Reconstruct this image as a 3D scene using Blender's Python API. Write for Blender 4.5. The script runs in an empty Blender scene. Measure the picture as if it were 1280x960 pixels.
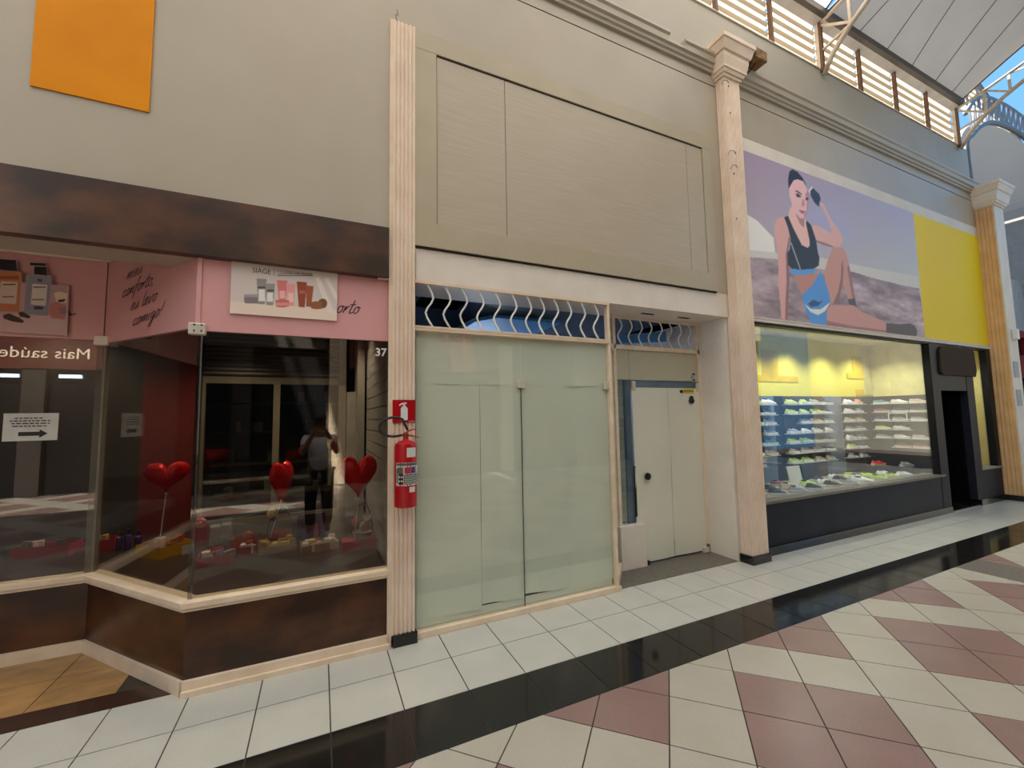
import bpy, bmesh, math, random
import numpy as np
from mathutils import Vector, Matrix
random.seed(7)
rng = np.random.default_rng(5)
sc = bpy.context.scene
col = sc.collection
PI = math.pi

# ---------------------------------------------------------------- camera
CAM = Vector((0.0, -3.4, 1.716))
YAW, PITCH, ROLL, FPX = 0.4311067, 0.07779245, -0.01776234, 520.847
fw = Vector((math.sin(YAW)*math.cos(PITCH), math.cos(YAW)*math.cos(PITCH), math.sin(PITCH)))
r0 = Vector((math.cos(YAW), -math.sin(YAW), 0)); u0 = r0.cross(fw)
cr = math.cos(ROLL)*r0 + math.sin(ROLL)*u0
cu = -math.sin(ROLL)*r0 + math.cos(ROLL)*u0
cam = bpy.data.cameras.new('camera'); cam.sensor_fit = 'HORIZONTAL'; cam.sensor_width = 36
cam.lens = FPX/1280*36; cam.clip_start = 0.02; cam.clip_end = 200
camo = bpy.data.objects.new('camera', cam); col.objects.link(camo)
camo.matrix_world = Matrix(((cr.x, cu.x, -fw.x, CAM.x), (cr.y, cu.y, -fw.y, CAM.y), (cr.z, cu.z, -fw.z, CAM.z), (0, 0, 0, 1)))
sc.camera = camo
def proj(p):
    d = Vector(p) - CAM; z = d.dot(fw)
    if z < .05: return None
    return 640 + FPX*d.dot(cr)/z, 480 - FPX*d.dot(cu)/z, z

# ---------------------------------------------------------------- sky, sun, exposure
SKY = (0.12, 0.29, 0.52); SKY_STRENGTH = 0.9; SUN_STRENGTH = 12.0
w = bpy.data.worlds.new('world'); sc.world = w; w.use_nodes = True
bg = w.node_tree.nodes['Background']; bg.inputs[0].default_value = (*SKY, 1); bg.inputs[1].default_value = SKY_STRENGTH
sun = bpy.data.lights.new('sun', 'SUN'); sun.energy = SUN_STRENGTH; sun.angle = math.radians(1.0); sun.color = (1, .93, .83)
suno = bpy.data.objects.new('sun', sun); col.objects.link(suno)
suno.rotation_euler = (-Vector((-.22, .62, .72))).to_track_quat('-Z', 'Y').to_euler()
sc.view_settings.view_transform = 'Standard'; sc.view_settings.look = 'None'
sc.view_settings.gamma = 1; sc.view_settings.use_curve_mapping = False
sc.view_settings.exposure = 1.25

# ---------------------------------------------------------------- helpers
def lin(c):
    return tuple(((x/255)/12.92 if x/255 <= .04045 else ((x/255+.055)/1.055)**2.4) for x in c)
MATS = {}
def mat(name, rgb, rough=.5, rgb2=None, scale=6, stretch=(1, 1, 1), lo=.35, hi=.65, bump=0, bscale=40, metal=0, spec=.5, emit=0, detail=4, speck=None, gain=1.0):
    m = bpy.data.materials.new(name); m.use_nodes = True; nt = m.node_tree; N = nt.nodes; L = nt.links
    b = N['Principled BSDF']; c = tuple(min(x*gain, .95) for x in lin(rgb))
    b.inputs['Roughness'].default_value = rough; b.inputs['Metallic'].default_value = metal
    b.inputs['Specular IOR Level'].default_value = spec
    b.inputs['Base Color'].default_value = (*c, 1)
    geo = N.new('ShaderNodeNewGeometry'); mp = N.new('ShaderNodeMapping'); mp.inputs['Scale'].default_value = stretch
    L.new(geo.outputs['Position'], mp.inputs['Vector'])
    if rgb2 is None: rgb2 = tuple(x*.93 for x in rgb)
    c2 = tuple(min(x*gain, .95) for x in lin(rgb2))
    n = N.new('ShaderNodeTexNoise'); n.inputs['Scale'].default_value = scale; n.inputs['Detail'].default_value = detail
    L.new(mp.outputs[0], n.inputs['Vector'])
    r = N.new('ShaderNodeValToRGB'); e = r.color_ramp.elements
    e[0].position = lo; e[0].color = (*c, 1); e[1].position = hi; e[1].color = (*c2, 1)
    L.new(n.outputs[0], r.inputs[0]); out = r.outputs[0]
    if speck:
        n2 = N.new('ShaderNodeTexNoise'); n2.inputs['Scale'].default_value = speck[1]; n2.inputs['Detail'].default_value = 2
        L.new(geo.outputs['Position'], n2.inputs['Vector'])
        r2 = N.new('ShaderNodeValToRGB'); e = r2.color_ramp.elements
        e[0].position = speck[2]; e[0].color = (0, 0, 0, 1); e[1].position = speck[2]+.08; e[1].color = (1, 1, 1, 1)
        L.new(n2.outputs[0], r2.inputs[0])
        mx = N.new('ShaderNodeMixRGB'); L.new(r2.outputs[0], mx.inputs[0]); L.new(out, mx.inputs[1]); mx.inputs[2].default_value = (*lin(speck[0]), 1); out = mx.outputs[0]
    L.new(out, b.inputs['Base Color'])
    if bump:
        n3 = N.new('ShaderNodeTexNoise'); n3.inputs['Scale'].default_value = bscale; n3.inputs['Detail'].default_value = 3
        L.new(mp.outputs[0], n3.inputs['Vector'])
        bm_ = N.new('ShaderNodeBump'); bm_.inputs['Strength'].default_value = bump; bm_.inputs['Distance'].default_value = .01
        L.new(n3.outputs[0], bm_.inputs['Height']); L.new(bm_.outputs[0], b.inputs['Normal'])
    if emit:
        b.inputs['Emission Color'].default_value = (*c, 1); b.inputs['Emission Strength'].default_value = emit
    MATS[name] = m; return m
def glass_mat(name, tint, f0=.05, rough=.0):
    m = bpy.data.materials.new(name); m.use_nodes = True; nt = m.node_tree; N = nt.nodes; L = nt.links
    N.remove(N['Principled BSDF'])
    t = N.new('ShaderNodeBsdfTransparent'); t.inputs[0].default_value = (*tint, 1)
    g = N.new('ShaderNodeBsdfGlossy'); g.inputs['Roughness'].default_value = rough; g.inputs[0].default_value = (1, 1, 1, 1)
    lw = N.new('ShaderNodeLayerWeight'); lw.inputs[0].default_value = .5
    p = N.new('ShaderNodeMath'); p.operation = 'POWER'; p.inputs[1].default_value = 5; L.new(lw.outputs['Facing'], p.inputs[0])
    q = N.new('ShaderNodeMath'); q.operation = 'MULTIPLY_ADD'; q.inputs[1].default_value = 1-f0; q.inputs[2].default_value = f0; L.new(p.outputs[0], q.inputs[0])
    mx = N.new('ShaderNodeMixShader'); L.new(q.outputs[0], mx.inputs[0]); L.new(t.outputs[0], mx.inputs[1]); L.new(g.outputs[0], mx.inputs[2])
    L.new(mx.outputs[0], N['Material Output'].inputs[0]); MATS[name] = m; return m
def sheet_mat(name, refl, trans, share=.5, scale=3):
    """translucent sheet: part diffuse, part light passing through"""
    m = bpy.data.materials.new(name); m.use_nodes = True; nt = m.node_tree; N = nt.nodes; L = nt.links
    N.remove(N['Principled BSDF'])
    d = N.new('ShaderNodeBsdfDiffuse'); d.inputs[0].default_value = (*refl, 1)
    geo = N.new('ShaderNodeNewGeometry'); n = N.new('ShaderNodeTexNoise'); n.inputs['Scale'].default_value = scale
    L.new(geo.outputs['Position'], n.inputs['Vector'])
    r = N.new('ShaderNodeValToRGB'); e = r.color_ramp.elements
    e[0].position = .3; e[0].color = (*[x*.9 for x in trans], 1); e[1].position = .7; e[1].color = (*trans, 1); L.new(n.outputs[0], r.inputs[0])
    t = N.new('ShaderNodeBsdfTranslucent'); L.new(r.outputs[0], t.inputs[0])
    mx = N.new('ShaderNodeMixShader'); mx.inputs[0].default_value = share; L.new(d.outputs[0], mx.inputs[1]); L.new(t.outputs[0], mx.inputs[2])
    L.new(mx.outputs[0], N['Material Output'].inputs[0]); MATS[name] = m; return m
def attr_mat(name, rough=.45):
    m = bpy.data.materials.new(name); m.use_nodes = True; nt = m.node_tree; b = nt.nodes['Principled BSDF']
    a = nt.nodes.new('ShaderNodeAttribute'); a.attribute_name = 'print'; nt.links.new(a.outputs['Color'], b.inputs['Base Color'])
    b.inputs['Roughness'].default_value = rough; MATS[name] = m; return m

class MB:
    def __init__(s): s.v = []; s.f = []
    def add(s, vs, fs):
        o = len(s.v); s.v += [tuple(p) for p in vs]; s.f += [[i+o for i in f] for f in fs]; return s
    def hexa(s, a, b):        # two quads (bottom ring, top ring)
        return s.add(list(a)+list(b), [(3, 2, 1, 0), (4, 5, 6, 7), (0, 1, 5, 4), (1, 2, 6, 5), (2, 3, 7, 6), (3, 0, 4, 7)])
    def box(s, x0, x1, y0, y1, z0, z1):
        return s.hexa([(x0, y0, z0), (x1, y0, z0), (x1, y1, z0), (x0, y1, z0)], [(x0, y0, z1), (x1, y0, z1), (x1, y1, z1), (x0, y1, z1)])
    def prism(s, pts, fn):    # fn(p, t) -> 3D, t = 0, 1
        n = len(pts); vs = [fn(p, 0) for p in pts]+[fn(p, 1) for p in pts]
        return s.add(vs, [list(range(n))[::-1], list(range(n, 2*n))]+[(i, (i+1) % n, n+(i+1) % n, n+i) for i in range(n)])
    def loft(s, rings, cap=True):
        n = len(rings[0]); vs = [p for r in rings for p in r]; fs = []
        for k in range(len(rings)-1):
            for i in range(n): fs.append((k*n+i, k*n+(i+1) % n, (k+1)*n+(i+1) % n, (k+1)*n+i))
        if cap: fs += [list(range(n))[::-1], list(range((len(rings)-1)*n, len(rings)*n))]
        return s.add(vs, fs)
    def tube(s, path, r, n=8):
        P = [Vector(p) for p in path]; rings = []; prev = None
        for i, p in enumerate(P):
            t = (P[min(i+1, len(P)-1)]-P[max(i-1, 0)]).normalized()
            if prev is None:
                a = Vector((0, 0, 1)) if abs(t.z) < .9 else Vector((1, 0, 0)); u = t.cross(a).normalized()
            else: u = (prev-t*prev.dot(t)).normalized()
            prev = u; v = t.cross(u); rr = r[i] if isinstance(r, (list, tuple)) else r
            rings.append([p+rr*(math.cos(2*PI*k/n)*u+math.sin(2*PI*k/n)*v) for k in range(n)])
        return s.loft(rings)
    def bar(s, a, b, wx, wy=None):   # square bar between two points
        a = Vector(a); b = Vector(b); wy = wy or wx; t = (b-a).normalized(); q = Vector((0, 0, 1)) if abs(t.z) < .9 else Vector((1, 0, 0))
        u = t.cross(q).normalized(); v = t.cross(u)
        ring = lambda p: [p+u*wx/2+v*wy/2, p-u*wx/2+v*wy/2, p-u*wx/2-v*wy/2, p+u*wx/2-v*wy/2]
        return s.hexa(ring(a), ring(b))
    def lathe(s, prof, c, n=20):
        return s.loft([[(c[0]+r*math.cos(2*PI*k/n), c[1]+r*math.sin(2*PI*k/n), c[2]+z) for k in range(n)] for r, z in prof])
    def ellipsoid(s, c, rx, ry, rz, n=10, m=6):
        return s.loft([[(c[0]+rx*math.sin(PI*(j+.02)/(m+.04))*math.cos(2*PI*k/n), c[1]+ry*math.sin(PI*(j+.02)/(m+.04))*math.sin(2*PI*k/n), c[2]-rz*math.cos(PI*(j+.02)/(m+.04))) for k in range(n)] for j in range(m+1)])
    def ribbon(s, pts, wd, fn):      # flat stroke of a hand-written line: pts 2D, fn maps 2D -> 3D
        P = [Vector(p) for p in pts]; Lf = []; Rt = []
        for i, p in enumerate(P):
            t = (P[min(i+1, len(P)-1)]-P[max(i-1, 0)]).normalized(); n = Vector((-t.y, t.x))*wd/2; Lf.append(p+n); Rt.append(p-n)
        n = len(P); vs = [fn(p) for p in Lf]+[fn(p) for p in Rt]
        return s.add(vs, [(i, i+1, n+i+1, n+i) for i in range(n-1)])
WL = {}
def tag(o, label=None, cat=None, group=None, kind=None):
    if label: o['label'] = label
    if cat: o['category'] = cat
    if group: o['group'] = group
    if kind: o['kind'] = kind
    return o
def thing(name, label, cat, loc=(0, 0, 0), group=None, kind=None):
    o = bpy.data.objects.new(name, None); o.empty_display_size = .05; col.objects.link(o); o.location = loc; WL[o.name] = Vector(loc)
    return tag(o, label, cat, group, kind)
def mesh_of(name, mb, org=(0, 0, 0), smooth=False):
    me = bpy.data.meshes.new(name); org = Vector(org)
    me.from_pydata([tuple(Vector(p)-org) for p in mb.v], [], mb.f)
    bm = bmesh.new(); bm.from_mesh(me); bmesh.ops.recalc_face_normals(bm, faces=bm.faces); bm.to_mesh(me); bm.free()
    if smooth:
        me.shade_smooth()
        if smooth != 'all':
            try: me.set_sharp_from_angle(angle=math.radians(38))
            except Exception: pass
    return me
def part(name, mb, m, parent=None, smooth=False, bevel=0, label=None, kind=None):
    if parent is not None: org = WL[parent.name]
    else:
        xs = [p[0] for p in mb.v]; ys = [p[1] for p in mb.v]; org = Vector(((min(xs)+max(xs))/2, (min(ys)+max(ys))/2, min(p[2] for p in mb.v)))
    me = mesh_of(name, mb, org, smooth); me.materials.append(MATS[m] if isinstance(m, str) else m)
    o = bpy.data.objects.new(name, me); col.objects.link(o)
    if parent is not None: o.parent = parent
    else: o.location = org
    WL[o.name] = Vector(org)
    if bevel:
        md = o.modifiers.new('bevel', 'BEVEL'); md.width = bevel; md.segments = 2; md.limit_method = 'ANGLE'
    if label: o['label'] = label
    if kind: o['kind'] = kind
    return o
def solo(name, mb, m, label, cat, group=None, kind=None, **k):
    return tag(part(name, mb, m, None, **k), label, cat, group, kind)
B = lambda *a: MB().box(*a)
def share(name, me, parent, loc, rz=0):
    o = bpy.data.objects.new(name, me); col.objects.link(o); o.parent = parent; o.location = Vector(loc)-WL[parent.name]; o.rotation_euler.z = rz; WL[o.name] = Vector(loc); return o
def copy_tree(root, loc, rz=0, tilt=0, scale=1):
    r = root.copy(); col.objects.link(r); r.location = loc; r.rotation_euler = (0, tilt, rz); r.scale = (scale,)*3
    for ch in list(root.children):
        c = ch.copy(); col.objects.link(c); c.parent = r
        for g in ch.children:
            d = g.copy(); col.objects.link(d); d.parent = c
    return r
def text(name, body, size, loc, m, parent=None, rot=(PI/2, 0, 0), shear=0, sx=1, bold=0, align='LEFT', fit=None, depth=.0006):
    cu_ = bpy.data.curves.new(name, 'FONT'); cu_.body = body; cu_.size = size; cu_.shear = shear; cu_.extrude = depth; cu_.offset = bold; cu_.align_x = align; cu_.resolution_u = 3
    o = bpy.data.objects.new(name, cu_); col.objects.link(o); bpy.context.view_layer.update()
    me = bpy.data.meshes.new_from_object(o.evaluated_get(bpy.context.evaluated_depsgraph_get())); bpy.data.objects.remove(o)
    if fit:
        xs = [v.co.x for v in me.vertices]; sx = fit/(max(xs)-min(xs))
    me.transform(Matrix.Translation(Vector(loc)-(WL[parent.name] if parent else Vector(loc))) @ Matrix.Rotation(rot[2], 4, 'Z') @ Matrix.Rotation(rot[0], 4, 'X') @ Matrix.Diagonal((sx, 1, 1, 1)))
    me.materials.clear(); me.materials.append(MATS[m]); me.name = name
    o = bpy.data.objects.new(name, me); col.objects.link(o)
    if parent: o.parent = parent; WL[o.name] = WL[parent.name]
    else: o.location = loc; WL[o.name] = Vector(loc)
    return o
def inside(poly, X, Z):
    r = np.zeros(X.shape, bool); n = len(poly)
    for i in range(n):
        x1, z1 = poly[i]; x2, z2 = poly[(i+1) % n]
        if z1 == z2: continue
        c = ((z1 > Z) != (z2 > Z)) & (X < (x2-x1)*(Z-z1)/(z2-z1)+x1); r ^= c
    return r
def print_grid(name, x0, x1, z0, z1, y, nx, nz, base, polys, parent, m, gain=1.0, cutout=False):
    """flat print: colours on a fine grid standing in plane y (base(X,Z)->rgb255 array, polys painted over it)"""
    xs = np.linspace(x0, x1, nx); zs = np.linspace(z0, z1, nz); X, Z = np.meshgrid(xs, zs)
    acc = np.zeros(X.shape+(3,)); cov = np.zeros(X.shape)
    hx, hz = (x1-x0)/nx/4, (z1-z0)/nz/4
    for dx in (-hx, hx):
        for dz in (-hz, hz):
            a = base(X+dx, Z+dz); cm = np.zeros(X.shape, bool)
            for _, c, q in polys:
                k = inside(q, X+dx, Z+dz); a[k] = c; cm |= k
            acc += (a/255)**2.2; cov += cm
    acc = np.clip(acc/4*gain, 0, .95)
    org = WL[parent.name]
    vs = np.stack([X-org.x, np.full(X.shape, y-org.y), Z-org.z], -1).reshape(-1, 3)
    idx = np.arange(nx*nz).reshape(nz, nx)
    F = np.stack([idx[:-1, :-1], idx[:-1, 1:], idx[1:, 1:], idx[1:, :-1]], -1).reshape(-1, 4)
    if cutout:
        c = cov > 0; keep = (c[:-1, :-1] | c[:-1, 1:] | c[1:, 1:] | c[1:, :-1]).reshape(-1); F = F[keep]
    me = bpy.data.meshes.new(name); me.from_pydata(vs.tolist(), [], F.tolist())
    at = me.color_attributes.new('print', 'FLOAT_COLOR', 'POINT')
    at.data.foreach_set('color', np.concatenate([acc.reshape(-1, 3), np.ones((nx*nz, 1))], 1).astype(np.float32).ravel())
    me.materials.append(MATS[m]); o = bpy.data.objects.new(name, me); col.objects.link(o); o.parent = parent; WL[o.name] = org
    return o
def offs(pts, d):
    P = [Vector(p) for p in pts]; out = []; n = len(P)
    nr = [Vector((-(P[i+1]-P[i]).y, (P[i+1]-P[i]).x)).normalized() for i in range(n-1)]
    for i in range(n):
        a = nr[max(i-1, 0)]; b = nr[min(i, n-2)]; m_ = (a+b).normalized(); out.append(P[i]+m_*d/max(m_.dot(a), .3))
    return out
def strip(pts, d0, d1, z0, z1):
    a = offs(pts, d0); b = offs(pts, d1); mb = MB()
    for i in range(len(pts)-1):
        q = [a[i], a[i+1], b[i+1], b[i]]
        mb.hexa([(p.x, p.y, z0) for p in q], [(p.x, p.y, z1) for p in q])
    return mb

# ---------------------------------------------------------------- materials
G = 1.05
mat('wall_paint', (176, 167, 150), .32, (170, 160, 142), 1.3, gain=G, spec=.35)
mat('wall_paint_upper', (166, 160, 146), .5, (160, 153, 138), 1.3, gain=G)
mat('cream_trim', (206, 188, 164), .45, (196, 176, 150), 7, gain=1.3)
mat('fluted_stone', (213, 195, 176), .5, (203, 183, 162), 4, gain=1.25)
mat('white_plaster', (198, 190, 178), .5, (190, 181, 168), 3, gain=1.4)
mat('sign_board', (180, 168, 148), .38, (174, 161, 139), 5, stretch=(.5, 1, 9), gain=1.02)
mat('sign_board_frame', (178, 166, 140), .4, (172, 160, 134), 3, gain=1.0)
mat('dark_gap', (40, 34, 26), .8)
mat('orange_paint', (218, 138, 4), .5, (208, 128, 3), 2, gain=1.1, spec=.15)
mat('brown_marble', (46, 27, 17), .3, (104, 62, 36), 2.2, stretch=(1, 1, 1.6), lo=.4, hi=.75, detail=6)
mat('pink_film', (182, 134, 132), .42, (178, 129, 127), 2, gain=1.45)
mat('ink', (50, 22, 32), .5); mat('black_ink', (14, 12, 12), .5); mat('white_ink', (225, 225, 220), .5)
mat('tan_tile', (124, 96, 60), .35, (150, 116, 74), 5, stretch=(1, 2.4, 1), detail=6, gain=1.5)
mat('brown_stone', (52, 34, 26), .25, (64, 42, 32), 14)
mat('grout', (62, 52, 42), .8)
mat('white_tile', (180, 179, 170), .2, (175, 174, 164), 3, speck=((150, 146, 134), 260, .62), gain=1.2)
mat('ivory_tile', (184, 178, 164), .3, (178, 171, 156), 3, speck=((150, 140, 122), 240, .6), gain=1.0)
mat('maroon_tile', (138, 112, 106), .28, (131, 105, 99), 3, speck=((108, 82, 78), 240, .58), gain=1.18)
mat('black_granite', (26, 24, 22), .08, (34, 31, 28), 9, speck=((70, 66, 60), 300, .68))
mat('grey_granite', (124, 114, 104), .4, (96, 90, 82), 40, speck=((60, 56, 52), 160, .6))
mat('step_granite', (112, 104, 94), .45, (96, 90, 82), 18, speck=((70, 66, 60), 160, .62))
mat('paper', (186, 186, 174), .6, (178, 179, 168), 1.1, bump=.9, bscale=2.4, gain=1.6)
mat('paper_door', (176, 174, 158), .55, (170, 169, 155), 1.2, bump=.8, bscale=2.4, gain=1.65)
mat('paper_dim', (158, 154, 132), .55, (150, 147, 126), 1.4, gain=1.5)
mat('steel_white', (216, 212, 204), .4, gain=1.25)
mat('tan_stone', (204, 168, 120), .5, (190, 150, 102), 4, gain=1.2)
mat('clamp_metal', (196, 188, 172), .35, metal=.2, gain=1.2)
mat('blue_steel', (104, 124, 136), .4, (94, 114, 128), 5)
mat('plate_grey', (92, 88, 78), .5)
mat('black_plastic', (16, 16, 18), .35); mat('black_frame', (20, 20, 24), .45, spec=.2)
mat('navy_panel', (34, 36, 46), .5, (29, 31, 40), 3, spec=.2)
mat('void_black', (5, 5, 7), .8, spec=.1)
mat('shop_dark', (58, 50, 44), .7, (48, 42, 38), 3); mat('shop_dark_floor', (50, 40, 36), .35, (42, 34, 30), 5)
mat('shop_red', (110, 28, 28), .5, (96, 22, 22), 2)
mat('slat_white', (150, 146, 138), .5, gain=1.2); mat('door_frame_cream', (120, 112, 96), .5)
mat('shutter_grey', (70, 64, 56), .5)
mat('blue_room', (92, 108, 130), .6, (84, 98, 120), 2); mat('light_blue', (96, 168, 226), .5, (84, 156, 218), 2)
mat('yellow_wall', (214, 204, 96), .5, (206, 196, 70), 1.2, gain=1.1); mat('yellow_deep', (222, 190, 20), .5); mat('yellow_pale', (216, 208, 140), .5)
mat('ceiling_white', (228, 222, 212), .6)
mat('rack_brown', (92, 76, 66), .5, (80, 66, 58), 6, stretch=(1, 1, 12)); mat('rack_blue', (112, 132, 152), .35, (96, 118, 140), 3); mat('rack_grey', (120, 126, 138), .4); mat('rack_black', (26, 26, 30), .4)
mat('ledge', (220, 222, 222), .25)
mat('deck_pale', (150, 146, 136), .4)
mat('ext_red', (176, 12, 24), .25, (166, 8, 20), 4); mat('label_white', (214, 212, 204), .5); mat('label_green', (74, 92, 74), .5); mat('rubber', (28, 22, 20), .45); mat('brass', (150, 60, 40), .35, metal=.3)
mat('foil_red', (214, 20, 20), .22, (200, 12, 16), 9, metal=.35, bump=1.0, bscale=22)
mat('box_pink', (176, 44, 70), .45); mat('box_yellow', (206, 156, 24), .45); mat('box_orange', (176, 78, 46), .45); mat('box_red', (170, 30, 42), .45); mat('wood_light', (168, 134, 92), .55, (150, 116, 78), 10)
mat('purple_gloss', (86, 50, 120), .25); mat('magenta_gloss', (190, 46, 130), .3); mat('silver_wrap', (176, 176, 180), .25, metal=.4, bump=.5); mat('tissue', (216, 196, 190), .6); mat('cello_yellow', (190, 160, 90), .3, bump=.6); mat('bow_red', (200, 110, 90), .35); mat('bow_gold', (206, 190, 120), .3); mat('wicker', (120, 86, 52), .6, (96, 66, 40), 50); mat('plush', (196, 178, 160), .9, bump=.5, bscale=90)
mat('truss_steel', (202, 192, 178), .45, (186, 170, 150), 6); mat('rust_steel', (104, 78, 60), .6, (96, 66, 48), 8); mat('far_steel', (112, 120, 130), .5)
mat('beam_dark', (72, 66, 64), .5); mat('gutter_white', (206, 202, 200), .4)
mat('corrugated', (132, 140, 148), .5, (122, 130, 138), 2); mat('gallery_wall', (176, 176, 172), .55)
mat('block_wood', (150, 112, 66), .7, (110, 78, 46), 12); mat('red_trim', (150, 24, 40), .4)
mat('sign_brown', (64, 50, 38), .7, spec=.1); mat('opp_sign', (96, 40, 26), .5, (84, 34, 22), 2); mat('opp_text', (235, 215, 190), .5, emit=1.0); mat('cool_glow', (190, 220, 255), .5, emit=8)
mat('lamp_glow', (255, 250, 232), .5, emit=9)
mat('shirt', (240, 240, 240), .8); mat('trousers', (26, 26, 32), .8); mat('skin', (170, 116, 92), .55); mat('hair_dark', (24, 18, 16), .6)
glass_mat('glass_dark', (.74, .73, .69), .06); glass_mat('glass_clear', (.93, .95, .94), .05); glass_mat('glass_green', (.95, .97, .95), .05)
glass_mat('glass_blue', (.84, .88, .91), .05)
sheet_mat('membrane_dimmed', (.22, .22, .22), (.34, .335, .335), .09, 2)  # copy of the membrane fabric, colour and translucency lowered to dim one tent
sheet_mat('membrane', (.70, .67, .62), (.80, .75, .68), .45, 2)  # passes more light, so the other tents brighten the facade
sheet_mat('corrugated_sheet', (.42, .45, .48), (.36, .39, .43), .07, 2)
sheet_mat('louver_sheet', (.40, .36, .30), (.68, .57, .42), .38, 5)
attr_mat('print_gloss', .5); attr_mat('print_matt', .55)

# ---------------------------------------------------------------- floor
floor = thing('floor', 'tiled walkway of pale tiles, a black granite strip and a maroon and ivory diamond field', 'floor', (0, 0, 0), kind='structure')
part('grout_bed', B(-14, 22, -9, 9, -.2, -.004), 'grout', floor)
S, Gp = .4, .0075
def tile_mesh(name, sx, sy, m):
    me = mesh_of(name, B(-sx/2, sx/2, -sy/2, sy/2, -.0045, 0)); me.materials.append(MATS[m]); return me
ROWS = (('white_tile', 'white_tile', -.357, .045), ('white_tile', 'white_tile', -.757, -.357), ('black_tile', 'black_granite', -1.150, -.757))
far = {}
for nm, m, ya, yb in ROWS:
    me = tile_mesh(nm, S-Gp, yb-ya-(Gp if nm == 'white_tile' else .002), m)
    for i in range(-8, 45):
        x = .08+S*(i+.5)
        if x > 12.2: far.setdefault((nm, m), MB()).box(x-S/2+Gp/2, x+S/2-Gp/2, ya+Gp/2, yb-Gp/2, -.0045, 0); continue
        share(nm, me, floor, (x, (ya+yb)/2, 0))
def clip_y(poly, ymax):
    out = []
    for i in range(len(poly)):
        a, b = poly[i], poly[(i+1) % len(poly)]
        if a[1] <= ymax: out.append(a)
        if (a[1] <= ymax) != (b[1] <= ymax):
            t = (ymax-a[1])/(b[1]-a[1]); out.append((a[0]+t*(b[0]-a[0]), ymax))
    return out
def clip_x(poly, xv, sign):
    return [] if not poly else [(q[1]*sign, q[0]) for q in clip_y([(p[1], sign*p[0]) for p in poly], xv*sign)]
dia = {}
for k in ('ivory_tile', 'maroon_tile'):
    h = (S-Gp)/2; me = mesh_of(k, MB().prism([(0, -h*math.sqrt(2)), (h*math.sqrt(2), 0), (0, h*math.sqrt(2)), (-h*math.sqrt(2), 0)], lambda p, t: (p[0], p[1], -.0045*(1-t)))); me.materials.append(MATS[k]); dia[k] = me
P_ = S*math.sqrt(2); cand = []
BX0, BX1 = 6.30, 6.84
for k in range(-30, 40):
    for m_ in range(-40, 40):
        a = 3.31+P_*(k+.5); b = .045+P_*(m_+.5); x, y = (a+b)/2, (b-a)/2
        if y > -.9 or y < -8.6 or x < -9 or x > 16: continue
        kind = 'maroon_tile' if (k % 3 in (1, 2) and m_ % 3 in (0, 1) and x < BX1+.3) else 'ivory_tile'
        h = (S-Gp)/math.sqrt(2); poly = [(x, y-h), (x+h, y), (x, y+h), (x-h, y)]
        full = y+h < -1.153 and not (x+h > BX0-.003 and x-h < BX1+.003)
        polys = [poly]
        if not full:
            poly = clip_y(poly, -1.153)
            polys = [clip_x(poly, BX0-.003, 1), clip_x(poly, BX1+.003, -1)] if (x+h > BX0-.003 and x-h < BX1+.003) else [poly]
        q = proj((x, y, 0)); vis = q is not None and -60 < q[0] < 1340 and 600 < q[1] < 1010
        size = FPX*S/q[2]*abs(CAM.z/q[2]) if vis else 0
        for pl in polys:
            if len(pl) < 3: continue
            if size > 12: cand.append((size, kind, x, y, pl if not full else None))
            else: far.setdefault((kind, kind), MB()).prism(pl, lambda p, t: (p[0], p[1], -.0045*(1-t)))
for size, kind, x, y, pl in sorted(cand, key=lambda c: -c[0]):
    if pl is None: share(kind, dia[kind], floor, (x, y, 0))
    else: part(kind, MB().prism(pl, lambda p, t: (p[0], p[1], -.0045*(1-t))), kind, floor)
part('granite_band', B(BX0, BX1, -8.6, -1.153, -.0045, 0), 'grey_granite', floor)
for (nm, m), mb in far.items(): part(nm+'_field', mb, m, floor, kind='stuff')
# recess of the shop on the corner: tan tiles behind a dark stone threshold
P0, P1, P2, P3 = (.50, .0), (-.765, .0), (-1.60, .97), (-5.2, .97)
BAY = [P0, P1, P2, P3]
part('threshold_strip', MB().prism([(-5.2, .05), (-.79, .05), (-.95, .222), (-5.2, .222)], lambda p, t: (p[0], p[1], -.004+.004*t)), 'brown_stone', floor)
def bayx(y): return -.765-(y/.97)*.835
for i in range(9):
    xa, xb = -5.03+.43*i+.003, -5.03+.43*(i+1)-.003
    for ya, yb in ((.225, .60), (.605, .965)):
        pl = [(xa, ya), (xb, ya), (xb, yb), (xa, yb)]
        # clip by the slanted shop front
        out = []
        g = lambda p: bayx(p[1])-.01-p[0]
        for j in range(4):
            a, b = pl[j], pl[(j+1) % 4]
            if g(a) >= 0: out.append(a)
            if (g(a) >= 0) != (g(b) >= 0): t = g(a)/(g(a)-g(b)); out.append((a[0]+t*(b[0]-a[0]), a[1]+t*(b[1]-a[1])))
        if len(out) > 2: part('tan_tile', MB().prism(out, lambda p, t: (p[0], p[1], -.004+.003*t)), 'tan_tile', floor)
part('recess_slab', B(2.70, 4.42, .03, .46, -.004, .004), 'step_granite', floor)

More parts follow.
